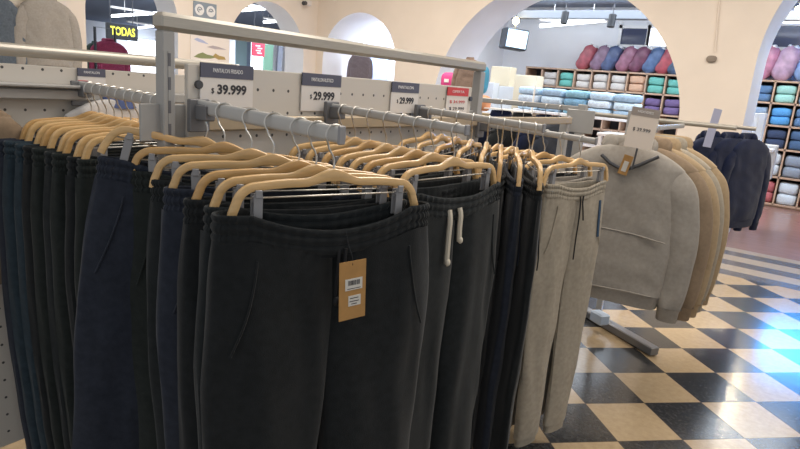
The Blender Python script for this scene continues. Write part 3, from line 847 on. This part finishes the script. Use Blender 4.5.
# ------------------------------------------------------------------ left wall: sweater display, sign, poster, hall
sw = -6.58
p = onX(46, 1, sw)
top('sweater', 'sweater', 1, (sw, p.y, p.z + .02), math.radians(90 + 4), m_greybeige, 'beige sweater hanging on the left wall above the rear rack', seam=False, scale=1.0, hood_name='hood')
p2 = onX(8, 0, sw)
top('jacket', 'jacket', 3, (sw + .02, p2.y - .22, p2.z + .05), math.radians(92), fabric('slate_fleece', '#5f6872'), 'slate grey jacket left of the beige sweater on the wall', seam=False, hood_name='hood')
wr = thing('wall_rail', 'thin steel wall rail carrying the beige sweater', 'rail', (sw, p.y, p.z + .1))
b = MB(); b.tube([(0, -.75, 0), (0, .22, 0)], .012, 10); b.build('tube', m_tube, wr)
for yy in (-.7, .2):
    b = MB(); b.tube([(0, yy, 0), (WX - sw, yy, 0)], .010, 8); b.build('wall_bracket', m_tube, wr)

a, c = onX(193, 4, WX), onX(216, 17, WX)
cy, cz, w, h = (a.y + c.y) / 2, (a.z + c.z) / 2, c.y - a.y, .19
ws = thing('wall_sign', 'small grey-blue wall sign with two white round symbols', 'sign', (WX + .006, cy, cz))
b = MB(); b.box((0, 0, 0), (.008, w, h)); b.build('plate', mat('sign_slate', '#8d9aa8', rough=.5), ws)
for s in (-1, 1):
    b = MB(); b.tube([(.004, s * w * .245, 0), (.0065, s * w * .245, 0)], w * .195, 28); dd = b.build('white_disc', m_white, ws)
    b = MB(); q = w * .09
    b.tube([(.009, s * w * .245 + q * math.cos(k * .5), q * math.sin(k * .5)) for k in range(10 if s < 0 else 8)], .006, 6)
    b.box((.009, s * w * .245, 0), (.003, q * .9, .018)); b.build('symbol', mat('symbol_grey', '#8a93a0', rough=.6), dd)
a, c = onX(190, 33, WX), onX(229, 62, WX)
ps_ = thing('wall_poster', 'pale wall poster with a green and gold shape, left of the arch', 'poster', (WX + .006, (a.y + c.y) / 2, (a.z + c.z) / 2))
w, h = abs(c.y - a.y), abs(a.z - c.z) + .12
b = MB(); b.box((0, 0, 0), (.008, w, h)); b.build('sheet', mat('poster_paper', '#efe6df', rough=.6), ps_)
def pblob(pts, m, nm):
    b = MB(); n = len(pts)
    b.add([(.0048, y * w, z * h) for y, z in pts] + [(.006, y * w, z * h) for y, z in pts], [tuple(range(n, 2 * n))] + [(i, (i + 1) % n, n + (i + 1) % n, n + i) for i in range(n)])
    b.build(nm, m, ps_, smooth=False)
pblob([(-.42, -.30), (-.25, -.33), (.0, -.31), (.12, -.27), (.05, -.22), (-.1, -.20), (-.2, -.15), (-.32, -.21)], mat('poster_green', '#8c9464', rough=.6), 'green_shape')
pblob([(.05, -.24), (.2, -.32), (.40, -.30), (.36, -.22), (.22, -.2), (.12, -.14)], mat('poster_gold', '#b59a5c', rough=.6), 'gold_shape')
pblob([(-.1, .02), (.1, -.02), (.42, .0), (.2, .06), (.05, .08)], mat('poster_grey', '#b9adb0', rough=.6), 'grey_shape')
pblob([(-.42, .2), (-.3, .14), (-.05, .1), (-.2, .2), (-.34, .25)], mat('poster_blue', '#b4bcdc', rough=.6), 'blue_shape')
sc_ = thing('security_camera', 'small white security camera at the corner of the two arched walls', 'camera', onX(307, 3, WX + .046))
b = MB(); b.box((0, 0, 0), (.09, .12, .08), bev=.015); b.build('housing', m_card, sc_)
b = MB(); b.tube([(.03, -.06, -.01), (.05, -.12, -.02)], .03, 12); b.build('lens', m_dkmetal, sc_)

# hall beyond the left arches
def hall_box(name, label, cat, x, px, py, dx, m, group=None, rz=0, ground=True):
    a, c = onX(px[0], py[0], x), onX(px[1], py[1], x)
    if ground: c.z = .004
    b = MB(); b.box((0, 0, 0), (dx, abs(c.y - a.y), abs(a.z - c.z)), bev=.004); o = b.build(name, m)
    o.location = (x, (a.y + c.y) / 2, (a.z + c.z) / 2); o.rotation_euler = (0, 0, rz)
    return tag(o, label, cat, group)
def tube_light(label, p, q, group='fluorescent tubes on the ceilings', r=.03, zceil=2.72):
    p, q = Vector(p), Vector(q); t = thing('tube_light', label, 'ceiling light', (p + q) / 2, group=group)
    c = (p + q) / 2
    b = MB(); b.tube([p - c, q - c], r, 10); b.build('glowing_tube', m_tubeglow, t)
    b = MB(); d = (q - p); an = math.atan2(d.y, d.x); b.box((0, 0, r + .02), (d.length, .10, .04), rz=an, bev=.005); b.build('fitting', m_white, t)
    for k in (.2, .8):
        m_ = p + (q - p) * k - c; b = MB(); b.tube([m_ + Vector((0, 0, r + .03)), m_ + Vector((0, 0, zceil - .004 - c.z))], .006, 6); b.build('suspension_rod', m_white, t)
HXW = -11.0
tube_light('upper fluorescent tube seen through the first left arch', onX(112, 16, -13), onX(172, 12, -13))
tube_light('lower fluorescent tube seen through the first left arch', onX(128, 29, -17), onX(172, 24, -17))
tube_light('upper fluorescent tube seen through the second left arch', onX(241, 10, -9), onX(268, 8, -9))
tube_light('lower fluorescent tube seen through the second left arch', onX(264, 22, -11.5), onX(284, 21, -11.5))
hs = thing('lit_shop_sign', 'black hanging sign with glowing yellow letters beyond the left arch', 'sign', onX(122, 32, -10.2))
b = MB(); b.box((0, 0, 0), (.06, .55, .26), bev=.01); b.build('sign_box', m_blk, hs)
text('yellow_letters', 'TODAS', .19, mat('yellow_glow', '#e8e04a', emit=1.3, emit_col='#e6e24a'), hs, (.032, 0, 0), RX, width=.44, bold=.004)
for q in (-.2, .2):
    b = MB(); b.tube([(0, q, .13), (0, q, 2.72 - hs.location.z)], .008, 6); b.build('hanging_wire', m_dkmetal, hs)
for i, (px, py, lab) in enumerate([((128, 166), (38, 70), 'bright white shopfront panel beyond the first arch'), ((244, 266), (30, 82), 'bright white panel left of the red sign')]):
    hall_box('light_panel', lab, 'panel', -23.0, px, py, .05, m_daylight)
hall_box('panel', 'pale blue upper panel beyond the second left arch', 'panel', -18.6, (240, 250), (13, 78), .05, mat('pale_blue_panel', '#b9cdea', rough=.6))
hall_box('panel', 'pale teal panel beside the bright panel, second left arch', 'panel', -17.5, (236, 246), (34, 75), .05, mat('teal_panel', '#bfe0ea', rough=.6))
rs = hall_box('red_sign', 'red hanging sign with white print beyond the second arch', 'sign', -9.5, (252, 264), (42, 57), .03, mat('sign_red', '#d8405a', rough=.6), ground=False)
for k in (-.1, .1):
    b = MB(); b.tube([(0, k, rs.dimensions.z / 2), (0, k, 2.716 - rs.location.z)], .005, 6); b.build('hanging_wire', m_dkmetal, rs)
b = MB()
for k in range(4): b.box((.018, (-.02, .03, -.01, .02)[k], .07 - .045 * k), (.004, .12, .022))
b.build('white_print', m_white, rs)
hall_box('banner', 'green banner right of the red sign beyond the arch', 'banner', -10.5, (264, 272), (44, 75), .04, mat('banner_green', '#8fbfa6', rough=.7))
ld = hall_box('leaning_board', 'dark narrow board leaning beyond the second arch', 'board', -9.0, (276, 279.5), (46, 78), .05, mat('board_dark', '#5b5f6b', rough=.6)); ld.rotation_euler = (math.radians(-3), 0, 0); ld.location.z += .01
# maroon jackets on a black frame in the hall
hx = -8.6
a = onX(109, 41, hx)
top('jacket', 'jacket', 3, (hx, a.y, a.z), math.radians(80), fabric('maroon_fleece', '#8d3a55'), 'maroon jacket on the black rail beyond the left arch', seam=False, scale=.80)
a2 = onX(97, 43, hx - .1)
top('jacket', 'jacket', 4, (hx - .15, a2.y, a2.z), math.radians(120), fabric('dark_green_jacket', '#38463f'), 'dark green jacket left of the maroon jacket', seam=False, scale=.75, hood_name='collar')
hf = thing('clothes_stand', 'black square tube frame above the maroon jacket', 'frame', onX(105, 75, hx))
za = onX(105, 28, hx).z - hf.location.z; y0 = onX(95, 40, hx).y - hf.location.y; y1 = onX(115, 40, hx).y - hf.location.y
b = MB()
b.tube([(0, y0, -hf.location.z), (0, y0, za), (0, y1, za), (0, y1, -hf.location.z)], .02, 6); b.build('tube_frame', m_blk, hf)
# niche beyond the narrow arch
npan = MB(); npan.box((0, 0, 0), (.55, .05, 1.3)); o = npan.build('partition', mat('pale_blue_partition', '#a9bfe6', rough=.7)); p = onY(378, 50, 8.6); o.location = (p.x, 8.6, p.z - .55 + .35)
tag(o, 'pale blue partition standing inside the narrow arch', 'partition'); o.location.z = 1.85; o.scale.z = 1
o.location.z = onY(378, 28, 8.6).z - .65
pz = MB(); pz.box((0, 0, 0), (1.2, .04, 2.2)); wn = pz.build('window_1', m_daylight); p = onY(345, 40, 9.15); wn.location = (p.x - .1, 9.16, 1.5); struct(wn)  # added glowing panel in front of the niche's back wall
p = onY(361, 55, 7.5)
ns = thing('clothes_stand', 'slim steel stand carrying the taupe jacket in the narrow arch', 'stand', (p.x, 7.5, 0))
b = MB(); b.tube([(0, .06, .02), (0, .06, p.z + .04), (0, -.02, p.z + .06)], .012, 8); b.build('pole', m_tube, ns)
b = MB(); b.box((0, .06, .012), (.4, .3, .02), bev=.004); b.build('base', m_dkmetal, ns)
top('jacket', 'jacket', 3, (p.x, 7.5, p.z + .03), 0, fabric('taupe_puffer', '#7d757c'), 'taupe jacket hanging inside the narrow arch', seam=False, scale=.72)

# ------------------------------------------------------------------ conduit on the pillar
cd = thing('conduit', 'thin cable conduit with an open junction on the cream pillar', 'conduit', onY(715, 50, WY - .012))
q0 = onY(722, -30, WY - .012) - cd.location; q1 = onY(715, 52, WY - .012) - cd.location
b = MB(); b.tube([q0, q1], .007, 8); b.build('pipe', m_wall, cd)
b = MB(); b.blob(onY(711.5, 59, WY - .012) - cd.location, (.10, .03, .07), 2.5); b.build('junction', mat('junction_grey', '#8f8377', rough=.8), cd)

# ------------------------------------------------------------------ back room
SY, SD = 10.58, .46
rows = [0.04, .45, .86, 1.20, 1.525, 1.84]
su = thing('shelving_unit', 'long wooden cube shelving along the back wall full of folded textiles', 'shelving', (-2.0, SY, 0))
colx = [-1.18 + .305 * k for k in range(-12, 8)]
b = MB(); b.box(((colx[0] + colx[-1]) / 2 + 2.0, SD, .95), (colx[-1] - colx[0], .02, 1.82)); b.build('back_panel', m_shelfback, su)
for z in rows:
    b = MB(); b.box(((colx[0] + colx[-1]) / 2 + 2.0, SD / 2, z), (colx[-1] - colx[0] + .03, SD, .028), bev=.002); b.build('shelf_board', m_shelfwood, su)
for x in colx:
    b = MB(); b.box((x + 2.0, SD / 2, .94), (.024, SD, 1.81), bev=.002); b.build('divider', m_shelfwood, su)
b = MB(); b.box(((colx[0] + colx[-1]) / 2 + 2.0, .06, .02), (colx[-1] - colx[0], .05, .04)); b.build('plinth', m_shelfwood, su)
TEX = ['#8fa3bd', '#4d6587', '#9fcfc8', '#5a9bd6', '#8d97a6', '#3f4b66', '#caa58c', '#6aaea5', '#6e5e86', '#c7c2bd', '#5f7fa6', '#b76a6f', '#7d7468', '#c9d3dd']
def stack_mat(i): return fabric('textile_%d' % i, TEX[i], sheen=0, amt=.1)
NAMES = {0: 'grey-blue', 1: 'denim blue', 2: 'mint green', 3: 'bright blue', 4: 'grey', 5: 'dark slate', 6: 'terracotta', 7: 'teal', 8: 'purple', 9: 'cream', 10: 'blue', 11: 'rose', 12: 'olive grey', 13: 'pale grey'}
def folded(x, y, z, w, d, h, mi, label, group, layers=2, rz=0., m=None):
    t = thing('folded_textile', label, 'folded textile', (x, y, z), (0, 0, rz), group)
    hh = h / layers
    for k in range(layers):
        b = MB()
        b.blob((0, 0, hh * (k + .5)), (w, d, hh * 1.02), 5, nu=28, nv=10, fn=lambda p, k=k: p + Vector((0, 0, .004 * math.sin(p.x * 30 + k + x * 9))))
        b.build('fold', m or stack_mat(mi), t)
    return t
RN = {4: 'top', 3: 'second', 2: 'third', 1: 'fourth', 0: 'bottom'}
pal = {(8, 4): 9, (7, 4): 9, (6, 4): 9, (5, 4): 9, (4, 4): 9, (9, 4): 6, (10, 4): 7, (10, 3): 8, (11, 4): 7, (11, 3): 8,
       (12, 4): 10, (13, 4): 0, (12, 3): 1, (13, 3): 4}
rightpal = {0: [11, 4, 11, 13], 1: [12, 12, 13, 4], 2: [10, 10, 5, 1], 3: [1, 0, 3, 10], 4: [1, 10, 2, 0]}
for c in range(0, 17):
    x0 = colx[c]
    for r_ in range(5):
        left = 1 <= c <= 8 and r_ >= 3
        right = c >= 11 and c <= 15
        if not (left or right): continue
        if right: mi = rightpal[r_][(c - 11) % 4]
        else: mi = {1: 9, 2: 7, 3: 9, 4: 9, 5: 9, 6: 6, 7: 7 if r_ == 4 else 8, 8: 7 if r_ == 4 else 8}[c]
        if left and r_ == 3 and c < 6: mi = (13, 0, 4, 10, 13, 9)[c]
        h = (rows[r_ + 1] - rows[r_] - .03) * rnd.uniform(.82, .93)
        side = f'{c}'
        pos = f'cube {abs(c-16)+1} columns from the right end' 
        folded(x0 + .1525, SY + .17, rows[r_] + .0145, .262, .30, h, mi, f'{NAMES[mi]} folded textile in the {RN[r_]} row, {ORD[c - 11].replace("front-most","first") + " column right of the pillar" if right else ORD[c - 1].replace("front-most", "first") + " column seen in the wide arch"}', 'folded textiles in the cube shelving', layers=2)
# bagged duvets leaning on top
def duvet(x, y, z, w, h, tilt, col, label, dd=.26):
    t = thing('bagged_duvet', label, 'bagged duvet', (x, y, z), (0, math.radians(tilt), 0), 'bagged duvets on top of the shelving')
    m = mat('duvet_' + col, col, rough=.45, noise_scale=9, noise_amt=.28, coat=.5, bump=.3, bump_scale=25)
    b = MB(); b.blob((0, 0, h / 2), (w, dd, h), 2.8, nu=26, nv=18, fn=lambda p: p + Vector((.008 * math.sin(p.z * 40 + p.y * 20), .010 * math.sin(p.x * 40 + p.z * 25), 0))); b.build('duvet', m, t)
    b = MB(); b.blob((0, 0, h * .955), (w * .62, dd * .6, h * .13), 2.2, nu=18, nv=8, fn=lambda p: p + Vector((0, 0, .012 * math.sin(p.x * 60)))); b.build('bag_top', mat('clear_bag_white', '#eef2f6', rough=.3), t)
dz = rows[-1] + .014
left_d = [(581, '#a85560', 'red'), (595, '#8a6f86', 'mauve'), (606, '#4f5f86', 'slate blue'), (621, '#9c6a80', 'pink'), (634, '#7b4a62', 'maroon'), (648, '#56709a', 'blue'), (661, '#b0525e', 'crimson'), (673, '#4a6180', 'steel blue'), (685, '#8a6f86', 'mauve-grey')]
for i, (px, c, nm) in enumerate(left_d):
    p = onY(px, 72, SY + .2)
    duvet(p.x - .03, SY + .2, dz, .25, .47, 26, c, f'{nm} bagged duvet leaning on top of the shelving in the wide arch')
right_d = [(741, '#b06a8c', 'plum'), (757, '#c286a2', 'pink'), (778, '#b99ab4', 'lilac'), (801, '#7f9cc9', 'light blue')]
for i, (px, c, nm) in enumerate(right_d):
    p = onY(px, 80, SY + .2)
    duvet(p.x, SY + .2, dz, .30, .52, 14, c, f'{nm} bagged duvet on the shelving right of the cream pillar')
# windows high in the back wall
def window(n, px, py, pane, Y=11.1, x1=None):
    a, c = onY(*px, Y), onY(*py, Y)
    X0, X1 = a.x, c.x if x1 is None else x1
    zc, h = (a.z + c.z) / 2, abs(a.z - c.z)
    b = MB(); w = X1 - X0
    for xx in (0, w): b.box((xx - w / 2, 0, 0), (.05, .06, h + .05))
    for zz in (-h / 2, h / 2): b.box((0, 0, zz), (w + .05, .06, .05))
    o = struct(b.build('window_%d' % n, m_white, smooth=False)); o.location = ((X0 + X1) / 2, Y - .03, zc)
    b = MB(); b.box((0, .012, 0), (w, .02, h)); b.build('pane', pane, o)
window(2, (622, 27), (647, 47), m_darkglass)
window(3, (651, 27), (668, 48), m_daylight)
window(4, (755, 24), (812, 50), m_darkglass)
a = onY(840, 60, 11.1)
b = MB()
o = None
def window_at(n, X0, X1, z0, z1, pane, Y=11.1):
    b = MB(); w, h = X1 - X0, z1 - z0
    for xx in (-w / 2, 0, w / 2): b.box((xx, 0, 0), (.05, .06, h + .05))
    for zz in (-h / 2, h / 2): b.box((0, 0, zz), (w + .05, .06, .05))
    o = struct(b.build('window_%d' % n, m_white, smooth=False)); o.location = ((X0 + X1) / 2, Y - .03, (z0 + z1) / 2)
    b = MB(); b.box((0, .012, 0), (w, .02, h)); b.build('pane', pane, o)
window_at(5, -.32, .75, 1.95, 2.62, m_daypane)
# ceiling beam, duct, lights
bm = thing('ceiling_beam', 'grey ceiling beam across the back room', 'beam', (-2, 9.9, onY(560, 15, 9.9).z))
b = MB(); b.box((0, 0, 0), (7.1, .14, .13), bev=.01); b.build('beam', m_beam, bm)
dct = thing('air_duct', 'grey air duct under the back room ceiling', 'duct', (-2, 9.0, 2.80)); b = MB(); b.tube([(-3.5, 0, 0), (3.5, 0, 0)], .10, 16); b.build('pipe', mat('duct_grey', '#7f8794', rough=.5, metal=.3), dct)
for k in (-2, 0, 2):
    b = MB(); b.box((k, 0, .10), (.04, .03, .10)); b.build('strap', m_dkmetal, dct)
tube_light('long linear light under the beam in the back room', onY(540, 26, 9.9), onY(606, 20, 9.9), zceil=2.95)
tube_light('linear light in the right arch above the dark window', onY(752, 20, 10.2), onY(830, 22, 10.2), zceil=2.95)
def spot(px, py, y, label, lit=False):
    p = onY(px, py, y); t = thing('spotlight', label, 'spotlight', p, group='spotlights under the back room beam')
    b = MB(); b.tube([(0, 0, .09), (.0, -.03, -.09)], .055, 14); b.build('lamp_body', m_blk, t)
    b = MB(); b.tube([(0, 0, .09), (0, 0, max(.12, 2.95 - p.z))], .01, 6); b.build('stem', m_dkmetal, t)
    if lit:
        b = MB(); b.blob((0, -.035, -.10), (.09, .09, .05), 2); b.build('glowing_bulb', m_bulb, t)
spot(479, 22, 8.6, 'black spotlight at the left edge of the wide arch')
spot(565, 18, 9.5, 'black spotlight in front of the long linear light')
spot(612, 21, 9.5, 'black spotlight at the right end of the linear light')
spot(757, 11, 9.3, 'black spotlight seen in the right arch')
def bulb(px, py, y, label, m=None):
    p = onY(px, py, y); t = thing('bulb_lamp', label, 'lamp', p)
    b = MB(); b.blob((0, 0, 0), (.11, .11, .12), 2); b.build('glowing_bulb', m or m_bulb, t)
    b = MB(); b.tube([(0, 0, .06), (0, 0, 2.95 - p.z)], .012, 6); b.build('stem', m_dkmetal, t)
bulb(516, 21, 9.7, 'small warm lamp above the wall monitor', m_bulb_small)
bulb(800, 10, 9.3, 'bright warm lamp at the right edge, above the dark window')
# monitor
p = onY(517, 39, 9.6)
mo = thing('wall_monitor', 'grey monitor with a glowing screen high in the back room', 'monitor', p, (0, math.radians(4), math.radians(46)))
b = MB(); b.box((0, .14, 0), (.40, .28, .34), bev=.02); b.build('casing', mat('monitor_grey', '#34383f', rough=.5), mo)
b = MB(); b.box((.0, -.004, .0), (.35, .01, .28)); sc = b.build('screen', m_screen, mo)
b = MB(); b.box((-.03, -.011, .02), (.02, .004, .10)); b.box((.0, -.011, -.02), (.08, .004, .02)); b.box((.06, -.011, .0), (.06, .004, .05)); b.build('screen_marks', m_white, sc)
b = MB(); b.tube([(0, .2, .15), (0, .2, 2.95 - p.z)], .02, 8); b.build('hanging_pole', m_beam, mo)

# tables and towels in the back room
def table(x0, x1, y0, y1, z, label, m=m_white, inset=.04):
    t = thing('display_table', label, 'table', ((x0 + x1) / 2, (y0 + y1) / 2, 0)); w, d = x1 - x0, y1 - y0
    b = MB(); b.box((0, 0, z - .02), (w, d, .04), bev=.005); b.build('table_top', m, t)
    for sx in (-1, 1):
        for sy in (-1, 1):
            b = MB(); b.box((sx * (w / 2 - inset), sy * (d / 2 - .04), (z - .04) / 2), (.05, .05, z - .04), bev=.004); b.build('leg', m, t)
    b = MB(); b.box((0, 0, z * .62), (w - .06, d - .06, .03)); b.build('lower_shelf', m, t)
table(-4.15, -2.25, 8.75, 9.35, 1.13, 'tall white display table with folded towels in the back room')
tw = ['#b9cfe0', '#7fa5bd', '#9db4c8', '#cfd9e2', '#88aebd', '#c4d4df']
k = 0
for i in range(5):
    for j in range(3):
        m = fabric('towel_%d' % ((i * 2 + j * 3) % 6), tw[(i * 2 + j * 3) % 6], sheen=0)
        folded(-3.95 + .37 * i + rnd.uniform(-.01, .01), 8.95, 1.131 + .115 * j, .35, .32, .112, 0, f'pale blue folded towel, {("lowest","middle","topmost")[j]} of the {ORD[i].replace("front-most","first")} pile from the left', 'folded towels on the tall white table', layers=1, m=m, rz=rnd.uniform(-.04, .04))
table(-2.55, -1.35, 8.0, 8.5, .95, 'white framed table in front of the towels')
def carton(px, py, y, d, m, label, cat='box', name='carton', rz=0., zb=None):
    a, c = onY(px[0], py[0], y), onY(px[1], py[1], y)
    if zb is not None: c.z = zb; c.x = onY(px[1], py[0], y).x
    t = thing(name, label, cat, ((a.x + c.x) / 2, y, min(a.z, c.z)), (0, 0, rz))
    w, h = abs(c.x - a.x), abs(a.z - c.z)
    b = MB(); b.box((0, 0, h / 2), (w, d, h), bev=.006); b.build('body', m, t)
    b = MB(); b.box((0, 0, h + .001), (w * .99, .05, .003)); b.build('flap_line', mat('box_line', '#cdbfa6', rough=.7), t)
    return t
m_cream = mat('cream_box', '#dccfb4', rough=.7)
m_whitebox = mat('white_box', '#d5d8dc', rough=.6)
table(-5.45, -4.3, 9.15, 9.75, 1.02, 'white side table with cream boxes at the left of the back room')
TT = 1.0205
carton((519, 541), (75, 101), 9.25, .28, m_cream, 'tall cream box beside the blue towels', zb=TT)
lowbox = carton((500, 518), (86, 100), 9.50, .26, m_whitebox, 'low white box under the square cream box', zb=TT)
carton((495, 514), (66.5, 85), 9.50, .24, m_cream, 'square cream box, highest in the back room pile', zb=onY(500, 86, 9.5).z + .003)
carton((483, 497), (82, 101), 9.28, .2, m_whitebox, 'white carton next to the rack post', zb=TT)
# white packages near the jackets
table(-1.30, -.55, 8.1, 8.6, .98, 'white table behind the dark jackets', inset=.2)
for i, px in enumerate((738.5, 745.7, 752.9, 760.1)):
    carton((px, px + 7.1), (113, 131), 8.3, .22, m_whitebox, f'white packet, {ORD[i].replace("front-most", "first")} from the left in the row above the dark jackets', 'packet', 'white_packet', zb=.9805)
carton((764, 779), (144, 160), 8.42, .2, m_whitebox, 'low white packet standing right of the dark jackets', 'packet', 'white_packet', zb=.613)
# colourful goods behind the rack post
br = onY(470, 57, 5.2)
top('jacket', 'jacket', 4, (br.x, 5.2, br.z - .02), math.radians(-20), fabric('brown_jacket', '#7d6a5f'), 'brown jacket hanging behind the far end of the top bar', seam=False, scale=.62, hood_name='collar')
def cushion(px, py, y, m, label, d=.12, cat='cushion', name='cushion'):
    a, c = onY(px[0], py[0], y), onY(px[1], py[1], y)
    t = thing(name, label, cat, ((a.x + c.x) / 2, y, min(a.z, c.z)))
    b = MB(); h = abs(a.z - c.z); b.blob((0, 0, h / 2), (abs(c.x - a.x), d, h), 3.2); b.build('cover', m, t)
    b = MB(); b.box((0, -d / 2, h * .5), (abs(c.x - a.x) * .3, .008, h * .2)); b.build('label', m_white, t)
    return t
ws_ = thing('wire_stand', 'white wire stand behind the rack, holding pink, blue and orange goods', 'stand', (-2.9, 5.6, 0))
b = MB()
for xx in (-.55, .45): b.tube([(xx, 0, 0), (xx, 0, 1.45)], .01, 6)
for zz in (.4, .9, 1.2): b.box((-.05, 0, zz), (1.0, .2, .012))
b.build('frame', m_white, ws_)
for px, py, m, lab in (((443, 456), (72, 90), mat('hot_pink', '#d84a8e', rough=.6), 'hot pink cushion behind the red-headed price card'),
                       ((480, 486), (66, 94), mat('sky_blue', '#4fa5c9', rough=.6), 'narrow blue textile right of the rack post'),
                       ((473, 489), (94, 112), mat('orange_textile', '#e0a07a', rough=.7), 'orange textile low behind the rack post')):
    cushion(px, py, 5.55, m, lab, cat='textile', name='textile_goods')

# ------------------------------------------------------------------ lights
def area(name, loc, size, power, col, rot=(0, 0, 0), sy=None):
    l = bpy.data.lights.new(name, 'AREA'); l.energy = power; l.color = col; l.size = size
    if sy: l.shape = 'RECTANGLE'; l.size_y = sy
    o = bpy.data.objects.new(name, l); COL.objects.link(o); o.location = loc; o.rotation_euler = rot; return o
warm, cool = (1, .92, .82), (.84, .92, 1)
area('shop_ceiling_fill', (-.6, 2.0, 3.36), 2.6, 52, warm, sy=1.2)  # three unseen overhead fills added to brighten the shop, no fixtures
area('shop_ceiling_fill', (-3.6, 4.4, 3.36), 3.0, 125, warm, sy=1.8)
area('shop_ceiling_fill', (.6, 5.0, 3.36), 2.4, 62, warm, sy=1.2)
area('back_room_fill', (-2.4, 9.0, 2.93), 5.5, 210, cool, sy=1.6)  # added cool fill that brightens the back room and arch reveals
area('hall_fill', (-12, 6, 2.6), 7, 700, cool, sy=16)  # added broad fill for hall floor and walls, besides the tubes
area('niche_fill', (-7.0, 8.4, 2.85), 1.4, 230, cool)  # added unseen fill to brighten the niche and its reveals
sl_ = bpy.data.lights.new('warm_spotlight_beam', 'SPOT'); sl_.energy = 130; sl_.color = (1, .86, .6); sl_.spot_size = math.radians(50); sl_.spot_blend = .6; sl_.shadow_soft_size = .07
slo = bpy.data.objects.new('warm_spotlight_beam', sl_); COL.objects.link(slo)
pb0 = onY(800, 10, 9.3) + Vector((0, -.08, -.05)); slo.location = pb0
slo.rotation_euler = (Vector((-.23, 3.25, 0)) - pb0).to_track_quat('-Z', 'Y').to_euler()
w = bpy.data.worlds.new('World'); S.world = w; w.use_nodes = True
w.node_tree.nodes['Background'].inputs[0].default_value = (.95, .97, 1, 1)
w.node_tree.nodes['Background'].inputs[1].default_value = .5
S.view_settings.view_transform = 'Standard'; S.view_settings.look = 'None'
S.view_settings.gamma = 1; S.view_settings.use_curve_mapping = False
S.view_settings.exposure = 0.15
